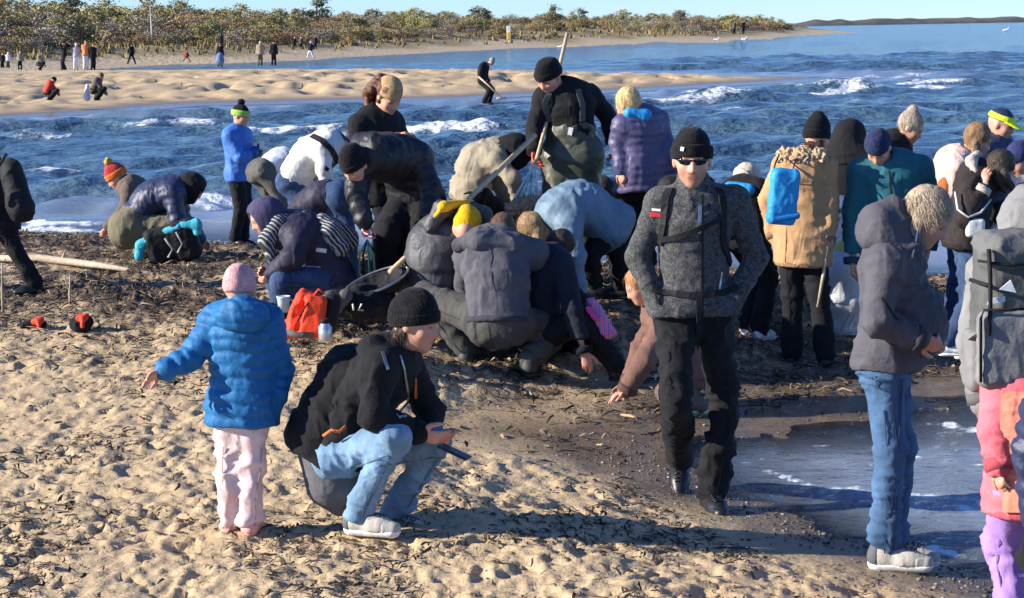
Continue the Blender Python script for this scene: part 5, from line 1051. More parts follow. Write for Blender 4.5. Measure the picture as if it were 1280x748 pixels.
# stooping man in black puffer
c = person('man in black quilted jacket and beanie stooping with a string bag in his hand', (500, 350), -28, 1.82, (520, 248, .25), (460, 196, -.12), (444, 207, -.25), (-38, -42), mid=(506, 200, .12), wa=(456, 278, -.3), ea=(444, 240, -.22), wb=(536, 272, -.1), eb=(538, 236, .0), fa=(478, 342, .1), ka=(484, 290, -.05), fb=(512, 344, .15), kb=(526, 290, -.02), sha=(450, 212, -.18), shb=(522, 198, .08), vox=.011, D=14.8, bulk=1.16, top=dict(m=M['black2'], e=.035, hem=.02, quilt=.085, qamp=.011, hood='down', hoodr=1.5), legs=dict(m=M['black'], e=.025), shoes=SH, hat=dict(k='beanie', m=M['blackwool'], low=.0, cuff=.05, tall=.02), hands=(dict(d=(.05, -.1, -1), curl=1., tone=(.8, .33, .32)), dict(curl=.8)), hs=1.05)
Q = c['Q']; b0 = Q((460, 350, -.3)); bk = thing('string_bag', 'dark green string bag hanging from the stooping man hand', 'bag', b0)
for k in range(9):
    a = 6.283*k/9; r1 = A(math.cos(a)*.06, math.sin(a)*.05, 0); tube_part('cord', [Q((459, 300, -.3)), Q((459, 318, -.3))+r1, Q((460, 340, -.3))+r1*1.1, Q((460, 352, -.3))], .006, M['netgreen'] if k % 3 else M['strap'], bk, b0, 5)
blob('contents', [el(Q((460, 336, -.3)), (A(1, 0, 0), A(0, 1, 0), UP), (.05, .04, .07))], .01, plain('wet_weed', (.03, .035, .02), .5), bk, b0, dict(fold=.02, ffreq=20))
c = person('woman with auburn curls and beige beanie in black coat looking down', (485, 345), 40, 1.72, (474, 208), (470, 146), (485, 122, -.05), (42, -34), wa=(494, 176, -.25), ea=(452, 200, -.15), wb=(504, 180, -.1), eb=(512, 205, .0), fa=(470, 335), fb=(492, 335), vox=.011, D=15.2, top=dict(m=M['black'], e=.03, hem=.3), legs=BL, shoes=SH, hat=dict(k='beanie', m=knit('camel_wool', (.34, .2, .09), (.55, .36, .19)), low=.02, cuff=0, tall=.02, tilt=.1), hair=dict(k='curly', m=M['redbrown']), hs=1.06)
# the long net on the ground
b0 = P(470, 366, 13.9); nt_ = thing('hoop_net', 'black hoop net on a long pale wooden pole lying on the wrack', 'net', b0)
tube_part('pole', [P(488, 340, 13.7), P(586, 249, 14.9), P(669, 169, 15.4)], .02, M['pole'], nt_, b0, 10)
hp = [];  cc, u1, u2 = P(470, 352, 13.75), nrm(A(.93, .1, .35)), nrm(A(-.2, .9, .25))
for k in range(21): a = 6.283*k/20; hp.append(cc+u1*.24*math.cos(a)+u2*.16*math.sin(a))
tube_part('hoop', hp, .009, M['silver'], nt_, b0, 6)
for k in range(20):
    a = 6.283*k/20; r1 = u1*.24*math.cos(a)+u2*.16*math.sin(a); tube_part('mesh_cord', [cc+r1, cc+r1*.75-UP*.07, cc+r1*.25-UP*.11], .0045, M['strap'], nt_, b0, 4)
blob('net_bag', [el(cc-UP*.02, (u1, u2, np.cross(u1, u2)), (.232, .152, .1)), el(cc+UP*.03, (u1, u2, np.cross(u1, u2)), (.21, .135, .085), .01, True), cut(cc+np.cross(u1, u2)*.0, np.cross(u1, u2))], .009, M['strap'], nt_, b0, dict(fold=.012))
# yellow hat
c = person('crouching person in charcoal quilted jacket with mustard yellow hat and hood lining', (548, 440), 150, 1.75, (536, 372), (566, 282, .1), (584, 283, -.14), (168, -55), mid=(540, 318), wa=(600, 350, .5), wb=(622, 360, .4), fa=(530, 425, .2), ka=(520, 375, .25), fb=(560, 430, .2), kb=(600, 390, .4), sha=(530, 300, .05), shb=(600, 310, .12), vox=.011, D=13.9, bulk=1.12, top=dict(m=M['puffg'], e=.035, hem=.06, quilt=.12, qamp=.02, fold=.004, collar=.15), legs=dict(m=M['oliveg']), shoes=SH, hat=dict(k='beanie', m=M['yellow'], low=-.085, cuff=.0, tall=.01), hs=1.04)
Q = c['Q']; blob('hood_shell', [rc(Q((538, 284, -.1)), .05, Q((552, 262, -.1)), .055, k=.04), rc(Q((552, 262, -.1)), .055, Q((588, 260, .02)), .05, k=.04)], .01, M['puffg'], c['root'], c['base'], dict(fold=.012, ffreq=12))
blob('hood_lining', [rc(Q((542, 274, -.13)), .02, Q((554, 259, -.13)), .038, k=.03), rc(Q((554, 259, -.13)), .038, Q((584, 253, -.02)), .026, k=.03)], .009, M['yellowc'], c['root'], c['base'], dict(fold=.006))
blob('hood', [rc(Q((585, 258, .06)), .045, Q((606, 268, .08)), .05, k=.03), rc(Q((606, 268, .08)), .05, Q((612, 296, .06)), .05, k=.03), rc(Q((560, 266, .05)), .06, Q((600, 284, .16)), .06, k=.03)], .01, M['greyt'], c['root'], c['base'], dict(fold=.012))
# slate hoodie, seen from behind
c = person('person in slate grey hoodie squatting with back turned', (620, 450), 176, 1.76, (622, 402), (612, 304, .22), (628, 292, .42), (170, -50), mid=(622, 348, .06), wa=(606, 410, .6), ea=(584, 356, .42), wb=(670, 415, .6), eb=(680, 356, .45), fa=(584, 438, .25), ka=(530, 370, .35), fb=(660, 450, .0), kb=(706, 408, .3), sha=(586, 320, .2), shb=(668, 318, .22), ta=150, tb=200, vox=.010, D=13.3, bulk=1.24, top=dict(m=M['hoodie'], e=.035, hem=.0, fold=.012, hood='down', hoodr=1.5, hemm=fabric('hoodie_band', (.05, .048, .055), .9)), legs=dict(m=M['oliveg'], e=.02), shoes=dict(m=plain('dark_boot', (.04, .045, .035), .6), sole=M['blackleather'], s=1.1), hair=dict(k='short', m=M['brown']))
blob('hood', [rc(c['Q']((574, 306, .1)), .055, c['Q']((600, 298, .06)), .065, k=.05), rc(c['Q']((600, 298, .06)), .065, c['Q']((646, 300, .1)), .06, k=.05), rc(c['Q']((596, 304, .02)), .05, c['Q']((640, 308, .04)), .05, k=.05)], .01, M['hoodie'], c['root'], c['base'], dict(fold=.016, ffreq=10))
# navy figure with fluffy hood
c = person('crouching person in navy coat with fluffy brown fur hood', (650, 400), 160, 1.68, (640, 372), (642, 290, .1), (658, 280, .15), (150, -40), wa=(600, 340, .4), wb=(680, 340, .4), fa=(625, 395, .2), fb=(655, 395, .2), ka=(610, 360, .4), kb=(670, 360, .4), D=15.0, vox=.012, top=dict(m=M['navy'], e=.03, hem=.04, fur=M['bfur']), legs=BL, shoes=SH, hair=dict(k='short', m=M['brown']), bulk=1.1)
V, Fc = surf([rc(c['Q']((644, 262, 0)), .07, c['Q']((676, 256, .05)), .07)], .01); N = vnormals(V, Fc); V = V+N*(.03*noise3(V[:, 0]*60, V[:, 1]*60, V[:, 2]*60))[:, None]; add_part('fur_hood', V, Fc, M['bfur'], c['root'], c['base'])
# pale blue jacket
c = person('woman in pale blue jacket bending down with light brown hair hanging', (755, 372), -100, 1.7, (764, 280, .12), (690, 268, -.05), (668, 288, -.12), (-95, -60), mid=(728, 256, .05), wa=(722, 372, -.3), ea=(718, 320, -.26), wb=(700, 372, .25), fa=(742, 358, .1), ka=(738, 318, .0), fb=(778, 358, .25), kb=(772, 318, .15), sha=(712, 284, -.22), shb=(708, 274, .2), vox=.011, D=14.6, bulk=1.2, top=dict(m=M['ltblue'], e=.035, hem=.1, quilt=.16, qamp=.008, fold=.014, hood='down', hoodr=1.1), legs=dict(m=M['black'], e=.012, w=.9), shoes=SH, hair=dict(k='long', m=hairmat('honey_hair', (.4, .25, .12)), len=.16, dn=(-.2, -.1, -1), ns=900, sl=.06))
# black clothed squatter
c = person('person in black squatting with one leg stretched out beside a pink striped bag', (690, 462), 120, 1.72, (672, 418), (690, 322, .12), (698, 312, .25), (110, -50), mid=(672, 365, .05), wa=(745, 440, .1), ea=(728, 380, .15), wb=(730, 440, -.3), eb=(716, 388, -.24), fa=(700, 455, .3), ka=(735, 405, .35), fb=(772, 458, -.15), kb=(724, 402, -.2), vox=.011, D=13.55, bulk=1.05, top=dict(m=fabric('ink_navy_fleece', (.017, .019, .03), .85), e=.03, hem=.04), legs=dict(m=M['black'], e=.02), shoes=dict(m=M['blackleather'], sole=M['blackleather'], boot=.2), hair=dict(k='short', m=M['dkbrown']), tb=100)
b0 = P(752, 420, 13.4); bk = thing('striped_bag', 'pink and white striped cloth bag lying by the black clothed squatter', 'bag', b0)
blob('cloth', [rc(P(740, 378, 13.4), .035, P(762, 416, 13.35), .05, k=.03), rc(P(738, 392, 13.38), .03, P(756, 416, 13.35), .04, k=.03)], .009, M['pinkstripe'], bk, b0, dict(fold=.012, ffreq=14)); blob('handle', [rc(P(735, 386, 13.32), .02, P(744, 398, 13.3), .02)], .007, M['hotpink'], bk, b0)
# crouching child behind the walking man
c = person('ginger haired person in brown jacket kneeling with a hand on the sand', (852, 512), -75, 1.5, (862, 462), (824, 390), (800, 358, -.02), (-80, -30), mid=(852, 425), wa=(786, 480, -.05), ea=(800, 440, .1), wb=(783, 488, -.28), eb=(806, 450, -.3), fa=(884, 505, .1), ka=(832, 490, .15), fb=(878, 508, -.12), kb=(834, 492, -.15), vox=.011, bulk=1.12, top=dict(m=fabric('reddish_brown_cotton', (.17, .09, .07), .85), e=.035, hem=.06), legs=dict(m=M['brownj']), shoes=dict(m=fabric('lime_shoe', (.5, .65, .25), .8), sole=M['white']), hair=dict(k='long', m=M['ginger'], len=.2), hands=(dict(d=(-.8, -.1, -.5), curl=.25), dict(d=(-.9, -.1, -.35), n=(0, 0, -1), curl=.35, spread=.5)))
# the wader with his net
c = person('tall man in olive chest waders, black jacket and black beanie holding a net pole', (712, 340), -18, 1.84, (714, 196), (706, 112), (686, 96, -.1), (-38, -38), mid=(712, 158), wa=(668, 190, -.2), ea=(668, 158, -.05), wb=(766, 178, .1), eb=(760, 146, .12), fa=(700, 322), ka=(696, 266, -.08), fb=(732, 322), kb=(732, 264, -.05), sha=(680, 122, -.05), shb=(738, 120, .06), vox=.011, D=15.9, bulk=1.14, top=dict(m=M['black'], e=.022, hem=-.1, hood='down', hoodr=1.25), legs=dict(m=M['rubber'], e=.045, w=1.05, fold=.02, end=.98), shoes=dict(m=M['rubber'], sole=M['rubber'], s=1.15), hat=bk_hat, hands=(dict(d=(.0, -.1, -1), curl=1.1, tone=(.6, .05, .05)), dict(curl=.8)), tone=(.66, .3, .22), hs=1.06)
Q = c['Q']; bib = [rc(Q((713, 168, 0)), .205, Q((714, 225, 0)), .205, n=c['f0'], q=.82, k=.05), cut(Q((713, 150, 0)), UP)]
blob('wader_bib', bib, .011, M['rubber'], c['root'], c['base'], dict(fold=.016, ffreq=8), [(Q((714, 230)), Q((713, 140)), .2, 0)])
for pts in ([(686, 152), (681, 130), (688, 112)], [(728, 152), (728, 130), (722, 112)]): ribbon('brace', c['top'], [Q((x, y, -.5)) for x, y in pts], .045, M['greyt'], c['root'], c['base'], .008)
ribbon('pouch', bib, [Q((714, 160, -.5)), Q((712, 169, -.5))], .035, M['white'], c['root'], c['base'], .01, n=5)
b0 = P(650, 262, 15.3); nt_ = thing('hand_net', 'white mesh landing net on a wooden pole held by the wader', 'net', b0)
tube_part('pole', [P(709, 42, 16.6), P(684, 150, 15.85), P(669, 206, 15.55)], .016, M['pole'], nt_, b0, 8)
rim = [P(668, 206, 15.55), P(642, 250, 15.4), P(622, 280, 15.3), P(650, 286, 15.3), P(674, 270, 15.45), P(672, 238, 15.5), P(668, 206, 15.55)]
tube_part('rim', rim, .009, M['nylonm'], nt_, b0, 6)
for k in range(9):
    a, b_ = lerp(rim[0], rim[2], k/9), lerp(rim[0], rim[4], k/9); tube_part('mesh_cord', [a, lerp(a, b_, .5)+A(0, -.05, -.05), b_], .004, M['nylonm'], nt_, b0, 4)
    a, b_ = lerp(rim[0], rim[1], .1), lerp(rim[2], rim[4], (k+.5)/9); tube_part('mesh_cord', [a, lerp(a, b_, .5)+A(0, -.05, -.03), b_], .004, M['nylonm'] if k % 3 else M['netgreen'], nt_, b0, 4)
blob('catch', [rc(P(638, 272, 15.32), .05, P(660, 274, 15.36), .05)], .01, M['hotpink'], nt_, b0, dict(fold=.015, ffreq=20))
# beige coat bent away
c = person('person in beige cotton coat and dark grey hood stooping beside the wader', (605, 330), 118, 1.7, (588, 240), (626, 192, .0), (646, 192, -.02), (110, -45), mid=(596, 204), wa=(640, 262, .3), wb=(648, 250, -.15), eb=(640, 222, -.24), fa=(580, 322, .15), fb=(600, 325, -.05), vox=.012, D=16.0, bulk=1.02, top=dict(m=M['beigej'], e=.028, hem=.08, fold=.02, hood=None), legs=BL, shoes=SH)
blob('hood', [el(c['hc']-c['fr'][1]*.02, c['fr'], (.135, .15, .15)), rc(c['hc']-.03*c['fr'][1], .12, c['nk'], .13, k=.05), el(c['hc']+c['fr'][1]*.13, c['fr'], (.085, .1, .1), .02, True)], .011, M['black'], c['root'], c['base'], dict(fold=.015))
c = person('dark hooded person crouched between wader and violet jacket', (752, 318), -20, 1.6, (758, 296), (754, 256), (752, 246, -.1), (-20, -35), wa=(735, 300, -.2), wb=(775, 300, -.2), fa=(742, 314), fb=(768, 314), ka=(738, 290, -.3), kb=(772, 290, -.3), D=17.0, vox=.012, top=dict(m=fabric('brown_black_cotton', (.035, .028, .026), .85), e=.035, hem=.05, hood='up', hoodk=1.08), legs=BL, shoes=SH)
# violet jacket
c = person('blond woman in violet quilted jacket with azure hood seen from behind', (795, 340), -152, 1.68, (805, 208), (800, 146), (785, 132, -.05), (-130, -28), wa=(776, 212, -.1), ea=(772, 178, -.05), wb=(838, 230, .05), fa=(786, 328), fb=(810, 330), vox=.011, D=15.4, bulk=1.06, top=dict(m=M['plum'], e=.028, hem=.2, quilt=.06, qamp=.011, fold=.005), legs=BL, shoes=SH, hair=dict(k='short', m=hairmat('short_gold_hair', (.75, .52, .22))))
blob('hood', [rc(c['Q']((786, 142, -.12)), .045, c['Q']((806, 144, -.1)), .05), rc(c['Q']((806, 144, -.1)), .05, c['Q']((812, 150, .05)), .04)], .009, M['brightblue'], c['root'], c['base'], dict(fold=.008))
# person hidden behind the walking man
c = person('person in black with cream bonnet bending behind the walking man', (942, 422), 135, 1.66, (930, 290), (925, 236, .15), (932, 226, .25), (120, -50), wa=(962, 338, .2), ea=(956, 290, .05), wb=(950, 345, .1), fa=(934, 408, .05), fb=(950, 412, -.05), vox=.012, top=dict(m=M['black'], e=.03, hem=.06), legs=BL, shoes=WS, hat=dict(k='beanie', m=M['cream'], low=-.02, cuff=.06, cm=M['cream']))
blob('hood', [rc(c['Q']((912, 234, .02)), .045, c['Q']((936, 238, -.03)), .05)], .01, M['brightblue'], c['root'], c['base'], dict(fold=.008))
# tan parka
c = person('woman in tan parka with fur hood, black beanie and a stick, seen from behind', (1008, 454), 158, 1.7, (1002, 292), (1006, 200), (1021, 172, .02), (140, -18), wb=(1034, 302, -.1), eb=(1038, 256, -.05), wa=(968, 296, .05), ea=(960, 250, .1), fa=(990, 443, .08), fb=(1032, 446, -.05), vox=.010, bulk=.94, top=dict(m=M['tan'], e=.034, hem=.23, flare=.02, fold=.012, fur=M['fur'], hood='down', hoodr=1.1, hemm=fabric('tan_hem', (.3, .17, .085), .9)), legs=dict(m=M['black'], e=.02), shoes=dict(m=M['blackleather'], sole=M['blackleather'], boot=.12), hat=dict(k='beanie', m=M['blackwool'], low=-.01, cuff=.06, point=.03, tall=.03), hands=('hide', dict(d=(-.05, -.05, -1), curl=1.1)), hair=dict(k='under', m=M['dkbrown'], len=.08))
Q = c['Q']; tube_part('watch', [Q((1031, 302, -.1)), Q((1040, 304, -.1))], .05, M['brightblue'], c['root'], c['base'], 12)
b0 = Q((1022, 384, -.12)); st = thing('walking_stick', 'thin bare stick held by the woman in the tan parka', 'stick', b0); tube_part('stick', [Q((1034, 308, -.14)), Q((1029, 345, -.13)), b0], [.012, .013, .009], M['drift'], st, b0)
b0 = Q((979, 276, -.3)); bg_ = thing('drawstring_bag', 'bright azure drawstring bag on the back of the tan parka', 'bag', b0)
blob('bag', [bxs(Q((979, 246, -.27)), (nrm(A(1, .1, -.1)), A(-.1, 1, 0), nrm(A(.1, 0, 1))), (.105, .05, .2), .045)], .009, M['brightblue'], bg_, b0, dict(fold=.012)); blob('base_trim', [bxs(Q((980, 272, -.27)), (nrm(A(1, .1, .15)), A(-.1, 1, 0), nrm(A(-.15, 0, 1))), (.108, .055, .025), .02)], .008, fabric('deep_azure', (.02, .2, .5), .6), bg_, b0)
for x in (966, 990): tube_part('cord', [Q((x, 216, -.26)), Q((x+4, 202, -.2)), Q((x+8, 194, -.1))], .006, M['strap'], bg_, b0)
# right hand cluster
person('dark hooded person in black jacket and jeans bending behind the tan parka', (1062, 425), 150, 1.72, (1054, 250), (1058, 192, .05), (1062, 178, .12), (150, -40), wa=(1040, 262, .2), wb=(1082, 262, .2), fa=(1050, 418), fb=(1070, 418), D=15.4, vox=.012, top=dict(m=M['black'], e=.035, hem=-.02, hood='up', hoodk=1.1), legs=dict(m=M['jeansdk'], e=.02), shoes=SH, bulk=1.1)
c = person('man in teal jacket and navy beanie looking down with one arm hanging', (1112, 430), -6, 1.74, (1116, 278), (1114, 206), (1098, 186, -.12), (-25, -48), wa=(1066, 328, -.05), ea=(1066, 270, .02), wb=(1160, 310, .0), eb=(1168, 262, .05), sha=(1076, 214), shb=(1150, 210), fa=(1100, 420), fb=(1130, 420), vox=.011, bulk=1.18, top=dict(m=M['teal'], e=.03, hem=.2, hood='down', hoodr=1.2), legs=dict(m=M['jeansdk']), shoes=SH, hat=dict(k='beanie', m=knit('navy_wool', (.012, .016, .05), (.035, .045, .11), 120), low=.01, cuff=.0, tall=.01), D=14.3)
ribbon('zip', c['top'], [c['Q']((1112, 214, -.6)), c['Q']((1116, 260, -.6)), c['Q']((1117, 320, -.6))], .014, M['strap'], c['root'], c['base'], .004); blob('hood', [rc(c['Q']((1084, 206, -.02)), .05, c['Q']((1104, 196, .1)), .06, k=.04), rc(c['Q']((1140, 202, -.02)), .05, c['Q']((1120, 196, .1)), .06, k=.04)], .011, M['teal'], c['root'], c['base'], dict(fold=.01))
person('woman with grey blond top knot in black jacket looking down', (1130, 370), 62, 1.7, (1120, 242), (1116, 176), (1138, 160, -.05), (70, -32), wa=(1130, 250, -.2), wb=(1150, 250, .1), fa=(1115, 360), fb=(1132, 360), D=16.2, vox=.012, top=dict(m=M['black'], e=.03, hem=.08, collar=.09), legs=BL, shoes=SH, hair=dict(k='bun', m=hairmat('grey_blond_hair', (.45, .36, .26))))
c = person('woman in blush pink hooded fleece with long light brown hair', (1198, 405), 78, 1.68, (1194, 268), (1196, 198), (1222, 176, -.03), (85, -28), wa=(1210, 290, -.2), wb=(1215, 290, .15), fa=(1188, 398), fb=(1206, 398), D=15.3, vox=.011, bulk=1.1, top=dict(m=M['blushj'], e=.035, hem=.06, hood='down', hoodr=1.5), legs=dict(m=M['jeansdk']), shoes=WS, hair=dict(k='long', m=hairmat('light_brown_hair', (.3, .17, .075)), len=.16, dn=(.15, 0, -1)))
blob('rust_patch', [el(c['Q']((1182, 236, -.17)), (A(1, 0, 0), A(0, 1, 0), UP), (.08, .05, .09))], .01, M['rust'], c['root'], c['base'], dict(fold=.01))
c = person('woman in black brown suede jacket with cream cuffs holding a hand to her face', (1196, 440), 82, 1.7, (1208, 290), (1222, 214), (1248, 212, -.08), (88, -48), wa=(1229, 236, -.22), ea=(1206, 274, -.26), wb=(1240, 290, .15), fa=(1184, 428, -.05), fb=(1204, 432, .1), sha=(1212, 232, -.16), shb=(1236, 228, .14), vox=.011, D=14.0, top=dict(m=M['dkbrownj'], e=.03, hem=.12, cuffm=M['sherpa']), legs=dict(m=M['jeansdk'], e=.012, w=.95), shoes=WS, hair=dict(k='long', m=M['dkbrown'], len=.14, front=.12, dn=(.45, 0, -1)), hands=(dict(d=(.15, .1, 1), n=(.6, .6, 0), curl=.35, side=1), None))
Q = c['Q']; blob('sherpa_collar', [rc(Q((1214, 202, -.1)), .035, Q((1222, 194, .05)), .035), rc(Q((1214, 202, -.1)), .035, Q((1219, 216, -.15)), .028)], .01, M['sherpa'], c['root'], c['base'], dict(fold=.008, ffreq=20))
blob('sherpa_cuff', [rc(Q((1221, 249, -.24)), .048, Q((1228, 239, -.22)), .045)], .01, M['sherpa'], c['root'], c['base'], dict(fold=.008, ffreq=20))
b0 = Q((1219, 298, -.3)); bg_ = thing('white_pouch', 'small white shoulder pouch hanging before the suede jacket', 'bag', b0)
blob('pouch', [bxs(Q((1219, 285, -.3)), (A(1, 0, 0), A(0, 1, 0), UP), (.065, .035, .065), .025)], .007, M['whitej'], bg_, b0); tube_part('strap', [Q((1194, 240, -.25)), Q((1197, 262, -.32)), Q((1210, 272, -.33)), Q((1226, 266, -.32)), Q((1238, 250, -.2))], .008, M['whitej'], bg_, b0)
person('man in neon yellow peaked cap and dark jacket behind the brown haired women', (1252, 380), 50, 1.76, (1246, 242), (1244, 178), (1251, 156, -.05), (60, -20), wa=(1236, 255, -.1), wb=(1270, 255, .1), fa=(1240, 368), fb=(1262, 368), D=16.0, vox=.012, top=dict(m=M['navy'], e=.03, hem=.06), legs=BL, shoes=SH, hat=dict(k='cap', m=M['navy'], pm=M['neon'], band=M['neon']))
person('person in navy hat at the frame edge beside the suede jacket', (1300, 440), -70, 1.7, (1296, 288), (1290, 222), (1276, 200, -.05), (-75, -35), wa=(1280, 310, .1), wb=(1285, 310, -.2), fa=(1290, 428), fb=(1305, 430), D=14.3, vox=.012, top=dict(m=M['navy'], e=.03, hem=.06), legs=BL, shoes=SH, hat=dict(k='beanie', m=fabric('indigo_cotton', (.03, .035, .12), .8), low=.0, cuff=.0))
person('child in white jacket and yellow cap crouching behind the tan parka', (1056, 415), 70, 1.15, (1050, 372), (1056, 336), (1057, 318), (80, -20), wa=(1072, 372, -.1), wb=(1075, 372, .1), fa=(1050, 408, -.05), fb=(1058, 408, .08), ka=(1066, 378, -.1), kb=(1070, 380, .1), vox=.011, bulk=1.5, top=dict(m=M['white2'], e=.04, hem=.05, hood='down'), legs=dict(m=M['white2'], e=.03), shoes=WS, hat=dict(k='beanie', m=fabric('pale_yellow_cotton', (.8, .75, .25), .8), low=-.02, cuff=.04), D=14.9)
# driftwood and small bags on the left
b0 = P(90, 338, 17.6); st = thing('driftwood_pole', 'long bleached driftwood pole lying across the wrack', 'driftwood', A(b0[0], b0[1], gz(b0[0], b0[1])))
pts = [G(-30, 331)+UP*.05, G(50, 331)+UP*.06, G(120, 338)+UP*.05, G(192, 348)+UP*.04]; tube_part('trunk', pts, [.035, .04, .032, .014], M['drift'], st, np.array(st.location))
tube_part('branch_stub', [lerp(pts[1], pts[2], .4), lerp(pts[1], pts[2], .4)+A(.05, -.05, .1)], [.02, .008], M['drift'], st, np.array(st.location))
for (x, y, hh, lab) in ((4, 392, 30, 'forked pale stick standing in the sand'), (88, 385, 20, 'thin upright stick in the wrack')):
    p = G(x, y); st = thing('stick', lab, 'stick', p); tube_part('stem', [p-UP*.05, p+A(.0, 0, hh/150), p+A(.01, .01, hh/75)], [.012, .01, .006], M['drift'], st, p)
    tube_part('twig', [p+A(0, 0, hh/150), p+A(-.04, 0, hh/80)], [.007, .004], M['drift'], st, p)
for (x, y, lab, w_, hh) in ((42, 412, 'low black and red bag on the sand', .12, .065), (102, 414, 'small black bag with red top on the sand', .05, .1)):
    p = G(x, y); bk = thing('small_bag', lab, 'bag', p); blob('bag', [rc(p+A(-w_*.5, 0, hh*.5), hh*.62, p+A(w_*.5, 0, hh*.6), hh*.62, k=.03), cut(p, -UP)], .012, M['black'], bk, p, dict(fold=.02, ffreq=14))
    blob('red_trim', [bxs(p+A(w_*.35, -.02, hh*1.05), (A(1, 0, .2), A(0, 1, 0), A(-.2, 0, 1)), (.045, .04, .025), .012), rc(p+A(w_*.5, -.08, hh*.5), .016, p+A(w_*.42, -.06, hh*1.05), .014)], .009, M['orangered'], bk, p, dict(fold=.01, ffreq=14))
# ---- people far off on the spit and the dune shore
def far(label, px, py, D, hpx, yaw, mats, pose='stand', group=None, hat=None, hair=None, z=None):
    """px, py feet in the photo; hpx height in photo pixels"""
    top, leg = mats; s = 2500/D; H = hpx/s; p = lambda dx, t, dd=0: (px+dx*s, py-t*hpx, dd)
    kw = dict(vox=.03, D=D, top=dict(m=top, e=.035, hem=.08, fold=.02), legs=dict(m=leg, e=.02), shoes=dict(m=M['black'], sole=M['black']), hat=hat, hair=None if hat else (hair or dict(k='short', m=M['brown'])), hands=(None, None))
    if pose == 'stand': return person(label, (px, py), yaw, H, p(0, .52), p(0, .84), p(.02, .93), (yaw, -10), wa=p(-.22, .5), wb=p(.22, .5), fa=p(-.09, .05, -.05), fb=p(.1, .05, .05), **kw)
    if pose == 'lookout': return person(label, (px, py), yaw, H, p(0, .52), p(0, .84), p(-.02, .93), (yaw, 0), wa=p(-.25, .88, -.1), wb=p(.1, .9, -.15), fa=p(-.09, .05, -.05), fb=p(.1, .05, .05), **kw)
    if pose == 'walk': return person(label, (px, py), yaw, H, p(0, .52), p(.03, .84), p(.05, .93), (yaw, -10), wa=p(-.2, .55), wb=p(.22, .55), fa=p(-.25, .06), fb=p(.3, .05), **kw)
    H = hpx/s*1.75; kw2 = dict(kw)
    sg = 1 if math.sin(R(yaw)) >= 0 else -1
    return person(label, (px, py), yaw, H, p(-.1*sg, .38), p(.05*sg, .78), p(.14*sg, .88), (yaw, -35), wa=p(.3*sg, .25, -.1), wb=p(.3*sg, .3, .1), fa=p(-.05*sg, .07, -.1), fb=p(.02*sg, .07, .12), ka=p(.26*sg, .45, -.15), kb=p(.28*sg, .45, .15), **kw2)
wh = dict(k='beanie', m=M['white2'], low=0, cuff=.05); bh = dict(k='beanie', m=M['blackwool'], low=0, cuff=.05)
far('person in red jacket squatting on the sand spit', 62, 126, 66, 29, 100, (fabric('bright_red', (.62, .05, .03), .7), M['black']), 'sq', hat=bh)
far('person in dark brown jacket squatting on the sand spit', 121, 126, 66, 34, 80, (M['brownj'], M['black']), 'sq')
b0 = P(109, 126, 66.3); st = thing('white_form', 'plain white sack standing beside the squatting person on the spit', 'bag', b0); blob('form', [rc(b0+A(0, 0, .1), .12, b0+A(.03, 0, .5), .06, k=.05)], .03, M['white2'], st, b0)  # slim plain white volume next to the squatting figure
far('man in black shading his eyes on the far beach', 80, 88, 124, 36, -60, (M['black'], M['black']), 'lookout', hat=bh)
far('person in white hat and pale grey coat on the far beach', 95, 88.5, 124, 34, 10, (fabric('pale_violet_grey', (.4, .4, .46), .8), M['white2']), hat=wh)
far('person in orange jacket and pale trousers on the far beach', 107, 88.5, 124, 38, 20, (fabric('soft_orange', (.62, .25, .1), .8), M['white2']))
far('person in long black coat beside the orange jacket on the far beach', 116, 88.5, 124, 34, 30, (M['black'], M['black']))
far('person in black cropped by the frame on the far beach', 3, 86, 128, 19, 0, (M['black'], M['black']))
far('child in white hat and coat on the far beach', 10, 86, 128, 20, 0, (M['white2'], M['greyt']), hat=wh)
far('person in khaki jacket standing on the far beach', 25, 88, 128, 24, 10, (M['khaki'], M['black']))
far('person in beige and black crouching on the far beach', 50, 88, 126, 22, 60, (M['khaki'], M['black']), 'sq')
far('person in black walking along the far beach', 164, 81, 140, 26, 60, (M['black'], M['black']), 'walk', hat=bh)
far('child in red walking on the far beach', 233, 78, 150, 14, 0, (M['redwool'], M['brownj']), 'walk')
c = far('person in black with blue rucksack behind the spit', 275, 84, 118, 30, 180, (M['black'], M['black']))
b0 = P(275, 82, 117.7); st = thing('rucksack', 'blue rucksack worn behind the spit', 'backpack', b0); blob('bag', [rc(P(275, 76, 117.7), .26, P(275, 70, 117.7), .2, k=.05)], .03, fabric('slate_blue', (.12, .18, .35), .7), st, b0, dict(fold=.02))
far('person in dark brown standing beyond the lagoon', 276, 66, 172, 25, 180, (M['dkbrownj'], M['dkbrownj']), hair=dict(k='long', m=M['dkbrown']))
far('person in pale coat standing behind the spit crest', 325, 83, 118, 31, 180, (M['beigej'], M['greyt']), hat=dict(k='beanie', m=M['cream'], low=0, cuff=.05))
far('broad person in black jacket and hood behind the spit crest', 342, 83, 118, 32, 180, (M['black'], M['black']), hat=bh)
G4 = None
far('person with white cap in black among the group beyond the lagoon', 368, 60, 190, 13, 0, (M['black'], M['black']), hat=wh)
far('small person in dark grey with white cap beyond the lagoon', 376, 62, 190, 15, 0, (M['greyt'], M['black']), hat=wh)
far('person in black and white stooping beyond the lagoon', 388, 74, 165, 22, -60, (M['black'], M['white2']), 'walk', hat=wh)
far('person in dark brown coat beyond the lagoon', 394, 62, 185, 17, 0, (M['dkbrownj'], M['black']))
far('person in grey coat on the distant dune bank', 918, 43, 290, 16, 0, (M['greyt'], M['black']))
far('person in black coat on the distant dune bank', 929, 43, 290, 17, 0, (M['black'], M['black']))
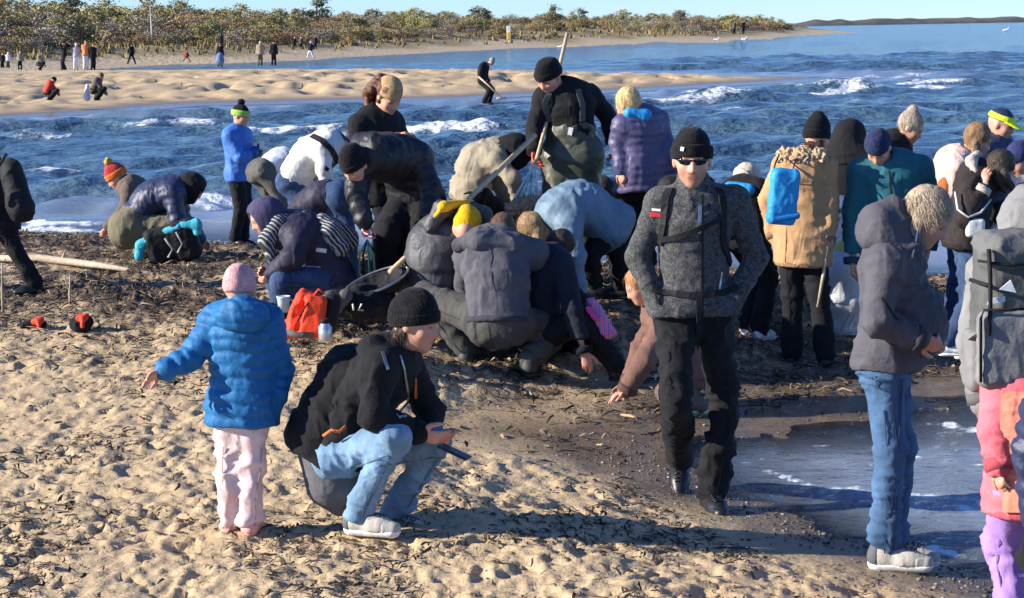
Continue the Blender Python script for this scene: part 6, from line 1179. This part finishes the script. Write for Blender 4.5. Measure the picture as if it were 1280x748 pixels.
# man raking in the shallows by the spit
D = 66; s = 2500/D
c = person('man in black raking the shallows beside the sand spit', (608, 127), 62, 1.72, (604, 101), (606, 82), (615, 77), (75, -40), D=D, mid=(603, 90), wa=(606, 99, -.25), ea=(600, 94, -.25), wb=(611, 102, -.1), fa=(605, 127, -.1), fb=(611, 127, .12), vox=.026, bulk=1.1, top=dict(m=M['black'], e=.035, hem=.06, fold=.02), legs=dict(m=M['black'], e=.03), shoes=dict(m=M['black'], sole=M['black']), hair=dict(k='short', m=hairmat('grey_hair', (.3, .3, .3))))
b0 = P(627, 123, D-.4); st = thing('rake_pole', 'long pale pole held by the man raking in the shallows', 'pole', b0); tube_part('pole', [P(598, 96, D-.35), P(612, 108, D-.4), b0], .03, M['pole'], st, b0); tube_part('rake_head', [b0+A(-.15, -.1, 0), b0+A(.15, .1, 0)], .03, M['pole'], st, b0)
# small things on the far shore
b0 = P(636, 52, 255); st = thing('shore_sign', 'small white and yellow sign board on the far dune edge', 'sign', b0); zz = hmain(A(b0[0]), A(b0[1]))[0][0]
tube_part('post', [A(b0[0], b0[1], zz-.3), P(636, 40, 255)], .06, M['white2'], st, b0); fr_ = (A(1, 0, 0), A(0, 1, 0), UP)
blob('board', [bxs(P(636, 40.5, 254.9), fr_, (.28, .05, .8), .04)], .05, fabric('sign_white', (.8, .78, .7), .7), st, b0); blob('yellow_panel', [bxs(P(636, 45, 254.8), fr_, (.26, .06, .5), .04)], .05, fabric('sign_yellow', (.75, .5, .1), .7), st, b0)
for (x, y, D, lab) in ((895, 48.5, 300, 'white swan resting by the far dune point'), (930, 48, 300, 'white swan on the water before the two distant walkers'), (1257, 27.5, 420, 'lone white swan far out on the sea'), (700, 53, 240, 'white swan near the sandy shore')):
    d = F3*FPX+IR*(x-CX)+IU*(CY-y); p = CAM+d*(D/d[1]); p[2] = 0.05; st = thing('swan', lab, 'swan', p); k = .6*D/300
    blob('swan_body', [rc(p+A(-.45, 0, .25)*k, .22*k, p+A(.35, 0, .22)*k, .3*k, k=.1), rc(p+A(.55, 0, .3)*k, .14*k, p+A(.75, 0, .85)*k, .08*k, k=.1), rc(p+A(.75, 0, .85)*k, .08*k, p+A(.98, 0, .8)*k, .07*k, k=.05)], .06*k, plain('feather', (.85, .85, .83), .8), st, p)
    tube_part('beak', [p+A(.98, 0, .8)*k, p+A(1.2, 0, .74)*k], [.05*k, .02*k], M['orangered'], st, p)
